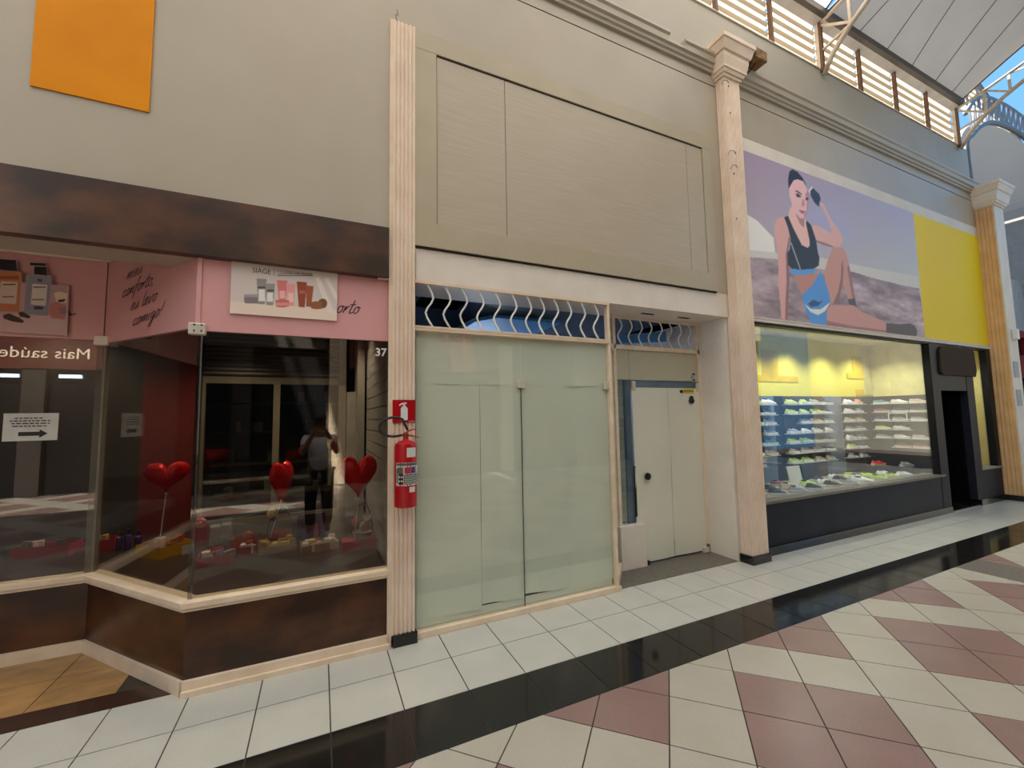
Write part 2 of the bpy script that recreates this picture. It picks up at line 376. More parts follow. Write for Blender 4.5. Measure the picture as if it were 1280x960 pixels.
# ---------------------------------------------------------------- main wall, cornice, ledge
wall = thing('wall_facade', 'tall beige plaster wall above the row of shop fronts', 'wall', (0, 0, 0), kind='structure')
part('upper_wall', B(-14, 11.75, .0, .30, 5.815, 6.15), 'wall_paint', wall)
part('upper_wall', B(-14, 11.75, .0, .30, 3.14, 5.80), 'wall_paint', wall)
part('groove', B(-14, 11.75, .012, .05, 5.79, 5.82), 'dark_gap', wall)
part('attic_wall', B(-14, 11.75, .015, .30, 6.15, 6.90), 'wall_paint_upper', wall)
part('wall_over_corner_shop', B(-14, .50, .0, .30, 2.84, 3.14), 'wall_paint', wall)
part('beam_over_recess', B(.685, 4.44, .0, .47, 2.862, 3.14), 'white_plaster', wall)
part('wall_over_shoe_shop', B(4.70, 11.75, .0, .30, 2.86, 3.14), 'wall_paint', wall)
part('return_wall', B(4.42, 4.75, .03, 3.0, 0, 2.862), 'white_plaster', wall)
CP = [(0, 0), (-.03, 0), (-.035, .03), (-.055, .04), (-.06, .07), (-.085, .085), (-.09, .15), (-.11, .17), (-.11, .20), (0, .20)]
def cornice(x0, x1, prof): return MB().prism(prof, lambda p, t: (x0+(x1-x0)*t, p[0], 5.95+p[1]))
LOW = [(0, 0), (-.03, 0), (-.035, .03), (-.055, .04), (-.06, .07), (-.085, .085), (-.085, .11), (0, .11)]
tr = thing('trim_1', 'moulded cornice running along the beige wall with a broken lip', 'cornice', (0, 0, 5.95), kind='structure')
part('cornice', cornice(-14, 3.62, CP), 'wall_paint', tr); part('broken_stretch', cornice(3.62, 3.86, LOW), 'wall_paint', tr)
part('cornice', cornice(3.86, 4.40, CP), 'wall_paint', tr); part('cornice', cornice(4.80, 11.75, CP), 'wall_paint', tr)
part('chipped_edge', MB().prism([(3.62, 6.06), (3.86, 6.06), (3.80, 6.075), (3.72, 6.10), (3.66, 6.085), (3.64, 6.12), (3.62, 6.13)], lambda p, t: (p[0], -.07*t, p[1])), 'wall_paint', tr)

# building body behind the fronts
body = thing('ceiling', 'plain inner shell of the shops: ceilings, back walls and party walls', 'ceiling', (0, 0, 0), kind='structure')
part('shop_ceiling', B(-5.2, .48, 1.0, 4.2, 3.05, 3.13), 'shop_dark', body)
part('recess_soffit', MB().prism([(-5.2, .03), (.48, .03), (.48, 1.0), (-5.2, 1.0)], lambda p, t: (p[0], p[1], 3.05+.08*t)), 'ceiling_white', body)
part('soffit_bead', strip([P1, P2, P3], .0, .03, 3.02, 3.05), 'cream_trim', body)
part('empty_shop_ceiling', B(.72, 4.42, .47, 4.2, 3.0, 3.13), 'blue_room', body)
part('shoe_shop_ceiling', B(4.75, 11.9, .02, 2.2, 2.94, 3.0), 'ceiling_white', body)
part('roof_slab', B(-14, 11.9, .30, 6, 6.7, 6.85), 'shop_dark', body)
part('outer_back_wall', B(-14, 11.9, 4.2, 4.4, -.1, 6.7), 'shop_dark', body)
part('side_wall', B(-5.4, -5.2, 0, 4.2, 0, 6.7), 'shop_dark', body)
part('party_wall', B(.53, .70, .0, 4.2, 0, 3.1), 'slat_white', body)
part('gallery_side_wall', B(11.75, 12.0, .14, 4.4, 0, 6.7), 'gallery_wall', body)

# ---------------------------------------------------------------- corner shop
kick = thing('wall_display_base', 'dark brown marbled knee wall under the corner shop windows', 'wall', (-.5, 0, 0), kind='structure')
for i in range(3): part('panel', strip(BAY[i:i+2], -.05, .0, .088, .512), 'brown_marble', kick)
tr = thing('trim_2', 'cream window sill running round the corner shop front', 'sill', (-.5, 0, .51), kind='structure')
part('sill', strip(BAY, -.09, .035, .53, .570), 'cream_trim', tr, bevel=.004); part('sill_lip', strip(BAY, -.05, .022, .510, .53), 'cream_trim', tr)
bb = thing('baseboard_corner_shop', 'cream baseboard along the foot of the brown knee wall', 'baseboard', (-.5, 0, 0), kind='structure')
for i in range(3): part('board', strip(BAY[i:i+2], -.05, .028 if i == 0 else .02, 0, .088), 'cream_trim', bb)
part('lower_lip', strip(BAY[0:2], .0, .05, 0, .035), 'cream_trim', bb)
band = thing('wall_pink_band', 'dusty pink transom band above the corner shop glass', 'wall', (-.5, 0, 2.34), kind='structure')
BZ = ((2.335, 2.86), (2.36, 3.05), (2.385, 3.05))
for i in range(3): part('panel', strip(BAY[i:i+2], -.05, -.012, *BZ[i]), 'pink_film', band)
part('corner_bead', B(-.778, -.752, .0, .03, 2.34, 2.86), 'pink_film', band)
win = thing('window_1', 'dark tinted shop glass of the corner shop with metal corner clamps', 'window', (-.5, 0, .57), kind='structure')
for i in range(3):
    pr = BAY[i:i+2]; part('pane', strip(pr, -.036, -.026, .565, BZ[i][0]+.02), 'glass_dark', win)
for (x, y), z, s_ in ((P1, 2.335, .04), (P2, 2.375, .04)):
    part('clamp', MB().box(x-.045, x+.05, y-.03, y+.02, z-.035, z+.045), 'clamp_metal', win, bevel=.008)
for dx in (-.02, .02):
    for dz in (-.01, .03): part('screw', MB().tube([(P1[0]+dx+.01, -.028, 2.335+dz), (P1[0]+dx+.01, -.034, 2.335+dz)], .006, 8), 'rubber', win)
part('post', MB().box(-1.64, -1.575, 1.0, 1.05, .57, 2.38), 'door_frame_cream', win)
part('bracket', B(.395, .485, -.03, .0, 2.825, 2.855), 'clamp_metal', win)
o = text('house_number', '37', .088, (.385, .020, 2.215), 'white_ink', win, bold=.002)
fas = solo('fascia_sign', B(-5.2, .478, -.06, .02, 2.835, 3.245), 'brown_marble', 'long dark brown marbled fascia board above the pink transom', 'sign board', bevel=.003)
op = thing('orange_panel', 'plain bright orange panel fixed on the beige wall above the brown fascia', 'panel', (-1.36, 0, 3.785))
part('board', B(-1.648, -1.075, -.012, -.0005, 3.785, 5.3), 'orange_paint', op, bevel=.002)
part('folded_edge', B(-1.095, -1.074, -.014, -.012, 3.80, 5.3), 'orange_paint', op)
# hand-written slogans
GL = {'m': (1.15, [[(0, 0), (.1, 1), (.15, .2), (.35, 1), (.45, .9), (.5, 0), (.55, .3), (.75, 1), (.85, .8), (.9, 0), (1.05, .2)]]),
 'e': (.6, [[(0, .3), (.3, .6), (.35, .95), (.2, 1), (.05, .6), (.1, .1), (.3, 0), (.55, .3)]]), 'u': (.75, [[(0, 1), (.05, .2), (.2, 0), (.4, .3), (.5, 1), (.5, .2), (.7, .1)]]),
 'c': (.6, [[(.45, .85), (.3, 1), (.08, .7), (.08, .2), (.25, 0), (.55, .25)]]), 'o': (.7, [[(.3, 1), (.08, .7), (.1, .15), (.3, 0), (.5, .3), (.48, .8), (.3, 1), (.65, .85)]]),
 'n': (.72, [[(0, 0), (.08, 1), (.12, .2), (.35, 1), (.45, .8), (.48, 0), (.65, .2)]]), 'f': (.5, [[(.5, 1.9), (.35, 2.1), (.25, 1.5), (.15, -.6), (.05, -.9)], [(-.05, 1), (.2, 1.03), (.45, 1.05)]]),
 'r': (.5, [[(0, 0), (.08, 1), (.1, .4), (.3, .95), (.45, .9)]]), 't': (.5, [[(.25, 1.9), (.15, .2), (.3, 0), (.5, .2)], [(-.1, 1.2), (.2, 1.25), (.5, 1.3)]]),
 'l': (.4, [[(.1, 2.1), (.05, .2), (.2, 0), (.4, .2)]]), 'v': (.6, [[(0, 1), (.15, 0), (.2, 0), (.4, 1), (.6, .9)]]), 'i': (.35, [[(.05, 1), (.08, .1), (.25, .05)], [(.1, 1.35), (.12, 1.45)]]),
 'g': (.65, [[(.45, .9), (.25, 1), (.05, .6), (.2, .1), (.45, .6), (.48, .9), (.42, -.7), (.2, -1), (.05, -.7), (.6, .2)]]), ',': (.3, [[(.1, .1), (.05, -.1), (0, -.3)]]), '!': (.4, [[(.3, 2), (.22, 1.2), (.15, .6)], [(.1, .12), (.1, 0)]]), ' ': (.5, [])}
def smooth_line(p, n=5):
    P = [Vector(q) for q in p]; out = []
    for i in range(len(P)-1):
        a, b, c, d = P[max(i-1, 0)], P[i], P[i+1], P[min(i+2, len(P)-1)]
        for k in range(n):
            t = k/n; out.append(.5*((2*b)+(c-a)*t+(2*a-5*b+4*c-d)*t*t+(3*b-a-3*c+d)*t**3))
    return out+[P[-1]]
def script(name, s_, h, fn, parent, wd, m='ink', shear=.3, sx=1.0):
    mb = MB(); x = 0
    for ch in s_:
        adv, st = GL[ch]
        for l in st: mb.ribbon([Vector(((p.x+x+shear*p.y)*h*sx, p.y*h)) for p in smooth_line(l)], wd, fn)
        x += adv
    return part(name, mb, m, parent)
dd = (Vector(P1)-Vector(P2)).normalized(); dn = Vector((dd.y, -dd.x))
if dn.y > 0: dn = -dn
slog = thing('slogan_lettering', 'dark handwritten slogan in four lines on the slanted pink band', 'lettering', (-1.25, .55, 2.45))
for s_, sx_, z in (('meu', .30, 2.835), ('conforto,', .24, 2.70), ('eu levo', .38, 2.58), ('comigo!', .42, 2.455)):
    def fn(p, sx_=sx_, z=z):
        q = Vector(P2)+dd*(sx_+p.x)-dn*.008; return (q.x, q.y, z+p.y+.10*p.x)
    script('script_line', s_, .050, fn, slog, .0062, sx=1.75)
ol = thing('script_lettering', 'end of a dark cursive word on the pink band beside the hair care poster', 'lettering', (.2, 0, 2.5))
script('script_line', 'orto', .055, lambda p: (.095+p.x, .0105, 2.535+p.y+.02*p.x), ol, .008, sx=1.25)
# posters on the pink band
FIGURE=[
('dune',(196,194,188),[(4.82,4.24),(5.08,4.18),(5.39,4.00),(5.40,3.74),(4.77,3.65)]),
('ground',(140,124,128),[(4.77,3.67),(5.95,3.82),(7.10,3.82),(7.15,3.78),(7.88,3.75),(8.63,3.74),(9.16,3.75),(9.32,2.81),(4.69,2.81)]),
('lane',(178,175,168),[(4.78,3.75),(5.37,3.80),(5.96,3.87),(6.91,3.89),(7.16,3.90),(7.82,3.91),(9.16,3.96),(9.17,3.75),(7.88,3.75),(7.15,3.78),(6.68,3.71),(5.40,3.72),(4.77,3.65)]),
('phonehand',(205,185,180),[(6.23,4.83),(6.33,4.92),(6.36,4.89),(6.29,4.79)]),
('phone',(38,44,58),[(6.28,4.84),(6.35,4.90),(6.49,4.84),(6.52,4.78),(6.46,4.64),(6.36,4.68),(6.28,4.77)]),
('rarm',(190,148,140),[(6.47,4.71),(6.58,4.71),(6.74,4.50),(6.92,4.38),(7.00,4.24),(6.94,4.14),(6.73,4.08),(6.49,4.08),(6.34,4.11),(6.25,4.21),(6.21,4.32),(6.38,4.35),(6.57,4.32),(6.73,4.29),(6.70,4.43),(6.62,4.54),(6.51,4.66)]),
('rarmshade',(140,100,95),[(6.34,4.13),(6.54,4.12),(6.76,4.10),(6.71,4.08),(6.49,4.08),(6.33,4.10)]),
('larm',(188,142,136),[(5.73,4.37),(5.50,4.29),(5.43,4.19),(5.41,4.06),(5.44,3.90),(5.45,3.63),(5.42,3.37),(5.43,3.15),(5.43,2.92),(5.55,2.91),(5.61,3.19),(5.66,3.47),(5.67,3.84),(5.70,3.92),(5.74,4.09),(5.66,4.30)]),
('larmshade',(128,90,88),[(5.72,4.09),(5.74,4.04),(5.67,3.84),(5.66,3.47),(5.61,3.19),(5.55,2.91),(5.51,2.92),(5.55,3.19),(5.60,3.46),(5.62,3.81)]),
('chest',(200,158,150),[(5.80,4.51),(5.73,4.37),(5.77,4.26),(5.99,3.98),(6.16,3.98),(6.19,4.14),(6.13,4.37),(6.09,4.42)]),
('neckshade',(150,112,112),[(5.88,4.46),(6.01,4.38),(6.10,4.42),(6.07,4.26),(5.98,4.30)]),
('hair',(28,30,44),[(5.78,4.77),(5.79,4.91),(5.83,5.02),(5.90,5.07),(6.01,5.06),(6.12,5.00),(6.18,4.93),(6.20,4.86),(6.12,4.94),(6.01,4.95),(5.91,4.90),(5.86,4.85),(5.80,4.77)]),
('face',(198,158,158),[(5.80,4.78),(5.86,4.85),(5.91,4.91),(6.01,4.95),(6.13,4.95),(6.19,4.88),(6.22,4.80),(6.25,4.75),(6.23,4.67),(6.20,4.59),(6.17,4.50),(6.10,4.41),(6.01,4.38),(5.91,4.43),(5.83,4.47),(5.83,4.57),(5.79,4.67)]),
('faceshade',(158,118,122),[(6.21,4.84),(6.25,4.75),(6.23,4.67),(6.20,4.59),(6.17,4.50),(6.10,4.41),(6.08,4.44),(6.16,4.54),(6.18,4.66),(6.16,4.76)]),
('brow',(70,52,60),[(5.91,4.76),(5.98,4.78),(6.08,4.75),(6.07,4.73),(5.98,4.75)]),
('eye',(48,36,44),[(5.93,4.72),(5.99,4.74),(6.06,4.71),(6.03,4.69),(5.96,4.68)]),
('eye2',(52,38,46),[(6.15,4.71),(6.22,4.73),(6.22,4.70),(6.16,4.67)]),
('nose',(165,122,122),[(6.08,4.67),(6.12,4.68),(6.13,4.60),(6.07,4.56),(6.05,4.57)]),
('mouth',(150,88,98),[(5.98,4.50),(6.06,4.51),(6.13,4.51),(6.08,4.46),(6.02,4.46)]),
('top',(38,40,44),[(5.64,4.33),(5.73,4.37),(5.82,4.22),(5.99,4.00),(6.12,3.98),(6.17,4.02),(6.17,4.11),(6.12,4.33),(6.14,4.38),(6.24,4.33),(6.33,4.13),(6.35,3.95),(6.38,3.88),(6.35,3.76),(6.21,3.69),(5.93,3.64),(5.73,3.63),(5.65,3.67),(5.66,3.84),(5.71,3.89),(5.75,4.04),(5.71,4.20)]),
('stripe',(150,152,150),[(5.74,3.99),(5.76,4.00),(5.93,3.64),(5.91,3.64)]),
('band',(80,135,190),[(5.70,3.63),(5.93,3.64),(6.23,3.70),(6.25,3.64),(5.94,3.57),(5.72,3.55)]),
('waist',(165,115,102),[(5.78,3.55),(5.94,3.57),(6.27,3.63),(6.33,3.61),(6.15,3.45),(5.91,3.28),(5.84,3.40)]),
('thigh',(172,126,114),[(6.73,4.09),(6.98,4.12),(7.06,4.05),(7.11,3.88),(7.16,3.61),(7.20,3.36),(7.01,3.34),(6.91,3.56),(6.78,3.31),(6.67,3.23),(6.53,3.26),(6.50,3.43),(6.45,3.65),(6.58,3.88)]),
('thighshade',(128,90,84),[(6.95,3.93),(6.95,3.78),(6.90,3.56),(6.78,3.31),(6.67,3.23),(6.62,3.24),(6.77,3.43),(6.87,3.65),(6.90,3.83)]),
('calfshade',(135,96,90),[(7.11,3.88),(7.16,3.61),(7.20,3.36),(7.13,3.35),(7.09,3.59),(7.05,3.82)]),
('legl',(176,128,120),[(6.44,3.13),(6.57,3.21),(6.97,3.26),(6.77,3.23),(7.12,3.26),(7.38,3.18),(7.65,3.14),(8.01,3.07),(7.98,2.91),(7.08,2.90),(6.58,2.91),(6.42,2.90)]),
('leglshade',(140,96,92),[(6.43,2.98),(6.58,2.97),(7.08,2.95),(7.99,2.95),(7.98,2.91),(7.08,2.90),(6.58,2.91),(6.42,2.90)]),
('shorts',(72,128,186),[(6.37,3.67),(6.43,3.61),(6.54,3.40),(6.56,3.26),(6.47,3.17),(6.42,2.90),(6.07,2.91),(5.97,3.06),(5.93,3.20),(5.90,3.29),(6.13,3.43)]),
('shortdark',(40,70,105),[(6.03,3.18),(6.15,3.25),(6.29,3.23),(6.39,3.27),(6.26,3.17),(6.09,3.14)]),
('crescent',(205,215,190),[(5.94,3.17),(6.09,3.11),(6.32,3.13),(6.55,3.25),(6.41,3.11),(6.24,3.04),(6.08,3.07)]),
('sock',(78,66,72),[(7.00,3.34),(7.19,3.38),(7.22,3.26),(7.02,3.27)]),
('boot',(72,64,64),[(8.01,3.07),(8.40,3.08),(8.75,3.12),(8.90,3.09),(8.96,3.01),(8.93,2.92),(8.49,2.91),(7.98,2.91)])]

TUBES=[
('ray',(205,192,180),[(-0.054,2.784),(-0.023,2.792),(0.088,2.519),(0.037,2.528)]),
('ray2',(205,192,180),[(0.008,2.785),(0.039,2.793),(0.102,2.669),(0.103,2.605)]),
('jar',(112,102,106),[(-0.502,2.601),(-0.494,2.608),(-0.420,2.613),(-0.418,2.549),(-0.492,2.543),(-0.501,2.552)]),
('jarlid',(140,130,132),[(-0.501,2.607),(-0.421,2.616),(-0.421,2.596),(-0.501,2.588)]),
('tube',(128,122,118),[(-0.430,2.731),(-0.368,2.734),(-0.375,2.548),(-0.418,2.546)]),
('lab',(205,200,194),[(-0.416,2.653),(-0.377,2.657),(-0.375,2.571),(-0.414,2.567)]),
('bd',(70,64,62),[(-0.421,2.673),(-0.373,2.679),(-0.373,2.664),(-0.421,2.659)]),
('tube',(132,126,122),[(-0.376,2.701),(-0.314,2.705),(-0.324,2.545),(-0.365,2.544)]),
('lab',(205,200,194),[(-0.363,2.635),(-0.327,2.639),(-0.325,2.573),(-0.362,2.569)]),
('bd',(70,64,62),[(-0.364,2.657),(-0.321,2.662),(-0.320,2.647),(-0.363,2.642)]),
('pt',(192,108,102),[(-0.304,2.734),(-0.236,2.738),(-0.243,2.594),(-0.288,2.590)]),
('lab',(212,160,150),[(-0.285,2.657),(-0.249,2.661),(-0.248,2.604),(-0.284,2.600)]),
('pt',(205,138,134),[(-0.245,2.717),(-0.183,2.719),(-0.191,2.554),(-0.227,2.553)]),
('lab',(220,175,168),[(-0.229,2.647),(-0.196,2.650),(-0.194,2.582),(-0.228,2.579)]),
('pj',(176,92,84),[(-0.310,2.584),(-0.266,2.595),(-0.222,2.592),(-0.223,2.546),(-0.265,2.534),(-0.305,2.537)]),
('pjl',(200,128,118),[(-0.306,2.568),(-0.225,2.576),(-0.224,2.552),(-0.305,2.545)]),
('bt',(132,60,38),[(-0.176,2.740),(-0.107,2.741),(-0.119,2.549),(-0.159,2.550)]),
('lab',(160,92,64),[(-0.159,2.672),(-0.117,2.676),(-0.116,2.656),(-0.158,2.651)]),
('bt',(142,72,46),[(-0.113,2.716),(-0.062,2.717),(-0.076,2.558),(-0.109,2.557)]),
('bl',(104,66,38),[(0.034,2.595),(0.028,2.571),(0.012,2.556),(-0.008,2.554),(-0.024,2.567),(-0.031,2.589),(-0.025,2.612),(-0.009,2.627),(0.012,2.629),(0.028,2.616)]),
('bj',(128,80,46),[(-0.083,2.592),(-0.045,2.604),(-0.002,2.602),(-0.004,2.549),(-0.044,2.542),(-0.076,2.546)]),
('bar',(70,60,56),[(-0.325,2.818),(-0.322,2.818),(-0.321,2.761),(-0.324,2.761)]),
('l2',(120,105,100),[(-0.296,2.786),(-0.073,2.815),(-0.073,2.809),(-0.296,2.780)]),
('l3',(90,78,74),[(-0.305,2.771),(-0.070,2.801),(-0.070,2.794),(-0.305,2.764)])]
SOAPS=[
('card',(170,138,136),[(-2.251,2.788),(-1.813,2.801),(-1.808,2.408),(-2.230,2.415)]),
('cardlow',(184,150,146),[(-2.237,2.537),(-1.807,2.567),(-1.808,2.408),(-2.230,2.415)]),
('pump',(34,24,24),[(-2.210,2.960),(-2.116,2.964),(-2.105,2.880),(-2.206,2.878)]),
('b1',(176,108,70),[(-2.215,2.862),(-2.082,2.876),(-2.078,2.567),(-2.198,2.562)]),
('b1t',(140,78,48),[(-2.213,2.829),(-2.097,2.844),(-2.095,2.818),(-2.212,2.804)]),
('lab',(192,172,154),[(-2.187,2.792),(-2.098,2.795),(-2.098,2.626),(-2.192,2.624)]),
('t',(90,70,60),[(-2.177,2.773),(-2.109,2.782),(-2.108,2.771),(-2.177,2.763)]),
('t',(120,100,90),[(-2.175,2.680),(-2.112,2.687),(-2.111,2.676),(-2.174,2.669)]),
('pump',(30,22,22),[(-2.015,2.929),(-1.946,2.935),(-1.938,2.866),(-2.013,2.866)]),
('ph',(30,22,22),[(-2.041,2.956),(-1.950,2.963),(-1.950,2.940),(-2.039,2.935)]),
('b2',(128,126,136),[(-2.052,2.859),(-1.913,2.866),(-1.920,2.551),(-2.053,2.553)]),
('leaf',(70,72,88),[(-1.994,2.836),(-1.965,2.834),(-1.969,2.811),(-1.990,2.816)]),
('lab',(196,184,174),[(-2.017,2.793),(-1.935,2.793),(-1.937,2.629),(-2.019,2.631)]),
('t',(90,80,80),[(-2.012,2.772),(-1.943,2.780),(-1.943,2.770),(-2.011,2.762)]),
('t',(120,110,105),[(-2.015,2.675),(-1.946,2.682),(-1.946,2.671),(-2.014,2.664)]),
('lf',(60,56,60),[(-2.004,2.616),(-1.978,2.623),(-1.946,2.618),(-1.953,2.599),(-1.995,2.595)]),
('f1',(206,184,164),[(-1.895,2.733),(-1.863,2.751),(-1.818,2.737),(-1.820,2.664),(-1.875,2.655)]),
('f2',(176,112,104),[(-1.912,2.648),(-1.870,2.667),(-1.819,2.642),(-1.820,2.535),(-1.884,2.515),(-1.916,2.565)]),
('f3',(130,110,110),[(-1.862,2.622),(-1.819,2.630),(-1.816,2.581),(-1.854,2.570)]),
('fd',(60,34,34),[(-1.871,2.682),(-1.827,2.694),(-1.832,2.671),(-1.864,2.664)]),
('fr',(182,156,154),[(-1.928,2.504),(-1.896,2.533),(-1.847,2.533),(-1.824,2.497),(-1.854,2.446),(-1.902,2.450)]),
('pod',(58,34,28),[(-2.164,2.536),(-2.132,2.552),(-2.075,2.525),(-2.046,2.498),(-2.060,2.485),(-2.114,2.493),(-2.158,2.511)]),
('pod',(58,34,28),[(-2.084,2.563),(-2.062,2.573),(-2.014,2.540),(-2.023,2.522),(-2.073,2.533)])]

po = thing('hair_care_poster', 'white hair care poster with grey, pink and brown tubes on the pink band', 'poster', (-.24, -.01, 2.465))
po_s = part('sheet', B(-.583, .102, -.004, .002, 2.466, 2.85), 'label_white', po)
def base1(X, Z):
    a = np.zeros(X.shape+(3,)); t = ((Z-2.466)/.384)[..., None]
    return np.where(t < .22, np.array((206, 186, 170.)), np.array((190, 178, 170.))*(1-.04*t))
print_grid('print', -.583, .102, 2.466, 2.85, -.0052, 200, 112, base1, TUBES, po_s, 'print_matt', 1.3)
text('brand_lettering', 'SIÀGE', .05, (-.458, -.006, 2.772), 'ink', po_s, fit=.113)
text('slogan', 'O SUCESSO DE VENDAS', .024, (-.307, -.006, 2.795), 'ink', po_s, fit=.235)
po = thing('soap_poster', 'cut-out poster of liquid soap pump bottles and flowers on the pink band', 'poster', (-2.0, .95, 2.41))
part('board', B(-2.28, -1.86, .955, .982, 2.43, 2.72), 'label_white', po)
print_grid('print', -2.32, -1.80, 2.38, 3.04, .9535, 190, 240, lambda X, Z: np.full(X.shape+(3,), 170.), SOAPS, po, 'print_matt', 1.3, cutout=True)
part('curl', MB().ribbon([(-1.833, 2.585), (-1.815, 2.60), (-1.80, 2.585), (-1.815, 2.57), (-1.80, 2.575), (-1.77, 2.588)], .008, lambda p: (p.x, .978, p.y)), 'ink', po)
# notice with arrow on the glass
nt = thing('paper_notice', 'white sheet with printed lines and a bold black arrow on the dark glass', 'notice', (-1.98, .99, 1.595))
nts = part('sheet', B(-2.135, -1.835, .986, .990, 1.598, 1.805), 'label_white', nt)
part('arrow', MB().prism([(-2.05, 1.635), (-1.935, 1.635), (-1.935, 1.618), (-1.89, 1.65), (-1.935, 1.682), (-1.935, 1.665), (-2.05, 1.665)], lambda p, t: (p[0], .9855-.001*t, p[1])), 'black_ink', nts)
for i, (a, b) in enumerate(((.06, .22), (.035, .25), (.045, .245), (.05, .24))):
    mb = MB(); x = -2.135+a
    while x < -2.135+b:
        l = random.uniform(.012, .034); mb.box(x, x+l, .9845, .9855, 1.764-.02*i, 1.772-.02*i); x += l+.007
    part('printed_line', mb, 'black_ink', nts)
# inside: platform, partition, slat wall
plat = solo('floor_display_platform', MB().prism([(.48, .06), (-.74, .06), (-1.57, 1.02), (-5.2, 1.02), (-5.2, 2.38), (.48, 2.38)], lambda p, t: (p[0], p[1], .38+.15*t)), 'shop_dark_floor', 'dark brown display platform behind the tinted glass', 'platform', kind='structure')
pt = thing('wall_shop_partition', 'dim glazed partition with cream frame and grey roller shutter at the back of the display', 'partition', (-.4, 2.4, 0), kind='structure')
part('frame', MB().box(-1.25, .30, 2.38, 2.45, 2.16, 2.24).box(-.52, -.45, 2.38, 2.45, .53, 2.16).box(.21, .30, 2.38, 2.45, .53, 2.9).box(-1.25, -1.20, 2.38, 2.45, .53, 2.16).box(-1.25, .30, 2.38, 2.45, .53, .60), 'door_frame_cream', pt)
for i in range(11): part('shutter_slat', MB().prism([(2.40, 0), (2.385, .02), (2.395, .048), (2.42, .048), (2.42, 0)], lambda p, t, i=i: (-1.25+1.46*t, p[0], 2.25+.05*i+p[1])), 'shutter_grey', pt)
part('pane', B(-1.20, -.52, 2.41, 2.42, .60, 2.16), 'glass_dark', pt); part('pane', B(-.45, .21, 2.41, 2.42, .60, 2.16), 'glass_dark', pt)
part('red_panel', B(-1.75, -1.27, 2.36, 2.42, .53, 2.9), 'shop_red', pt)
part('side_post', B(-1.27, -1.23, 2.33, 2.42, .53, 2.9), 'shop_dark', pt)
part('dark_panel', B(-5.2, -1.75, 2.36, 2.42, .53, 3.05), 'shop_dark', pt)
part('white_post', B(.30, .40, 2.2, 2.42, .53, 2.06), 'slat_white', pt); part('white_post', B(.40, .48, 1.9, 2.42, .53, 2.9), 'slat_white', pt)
sw = thing('wall_slat_panel', 'grey white slat wall panel inside the corner shop beside the pilaster', 'wall', (.47, 1, .53), kind='structure')
for i in range(20): part('slat', B(.502, .528, .06, 1.88, .535+.118*i, .535+.118*i+.108), 'slat_white', sw)
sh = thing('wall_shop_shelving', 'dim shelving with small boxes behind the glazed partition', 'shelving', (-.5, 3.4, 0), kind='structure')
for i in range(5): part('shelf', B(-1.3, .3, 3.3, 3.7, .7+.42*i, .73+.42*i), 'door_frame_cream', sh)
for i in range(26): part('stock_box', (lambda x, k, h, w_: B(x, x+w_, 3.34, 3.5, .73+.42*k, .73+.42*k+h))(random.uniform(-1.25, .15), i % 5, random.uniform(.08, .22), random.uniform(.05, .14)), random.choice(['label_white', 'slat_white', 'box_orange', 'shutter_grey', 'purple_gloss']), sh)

# ---------------------------------------------------------------- goods on the display platform
ZP = .53
def heart(c, w, h, d, rz=0, tilt=0):
    mb = MB(); rings = []; n = 28
    cv = []
    for k in range(n):
        t = 2*PI*k/n; cv.append((math.sin(t)**3, (13*math.cos(t)-5*math.cos(2*t)-2*math.cos(3*t)-math.cos(4*t)+2.5)/14.5))
    for s_, dy in ((.03, -1), (.35, -.93), (.62, -.76), (.82, -.5), (.94, -.25), (1, 0), (.94, .25), (.82, .5), (.62, .76), (.35, .93), (.03, 1)):
        ring = []
        for x, z in cv:
            p = Vector((x*w*s_, dy*d, z*h*s_)); p.rotate(Matrix.Rotation(tilt, 3, 'X')); p.rotate(Matrix.Rotation(rz, 3, 'Z')); ring.append(p+Vector(c))
        rings.append(ring)
    return mb.loft(rings)
def balloon(c, w, h, d, rz, tilt, foot, label):
    t = thing('heart_balloon', label, 'balloon', foot, group='foil heart balloons in the corner shop')
    part('foil_heart', heart(c, w, h, d, rz, tilt), 'foil_red', t, smooth='all')
    tip = (c[0], c[1], c[2]-h*.98)
    st_ = part('stick', MB().tube([tip, ((tip[0]+foot[0])/2, (tip[1]+foot[1])/2, (tip[2]+foot[2])/2), foot], .005, 6), 'label_white', t)
    part('cup', MB().lathe([(.004, 0), (.012, .02), (.004, .035)], (tip[0], tip[1], tip[2]-.02), 10), 'label_white', st_)
balloon((-1.285, 1.50, 1.21), .17, .155, .075, .3, .35, (-1.33, 1.53, .545), 'red foil heart balloon tipped back above the yellow carton')
balloon((-.335, 1.30, 1.13), .155, .195, .085, 1.05, 0, (-.43, 1.36, .56), 'red foil heart balloon turned side-on above the wicker basket')
balloon((.318, .62, 1.20), .166, .19, .085, .12, 0, (.298, .70, .64), 'red foil heart balloon facing out beside the pilaster')
def rot_box(cx, cy, sx, sy, z0, z1, a, flare=0):
    def ring(z, k):
        out = []
        for px, py in ((-1, -1), (1, -1), (1, 1), (-1, 1)):
            x, y = px*(sx/2+k), py*(sy/2+k); out.append((cx+x*math.cos(a)-y*math.sin(a), cy+x*math.sin(a)+y*math.cos(a), z))
        return out
    return MB().hexa(ring(z0, 0), ring(z1, flare))
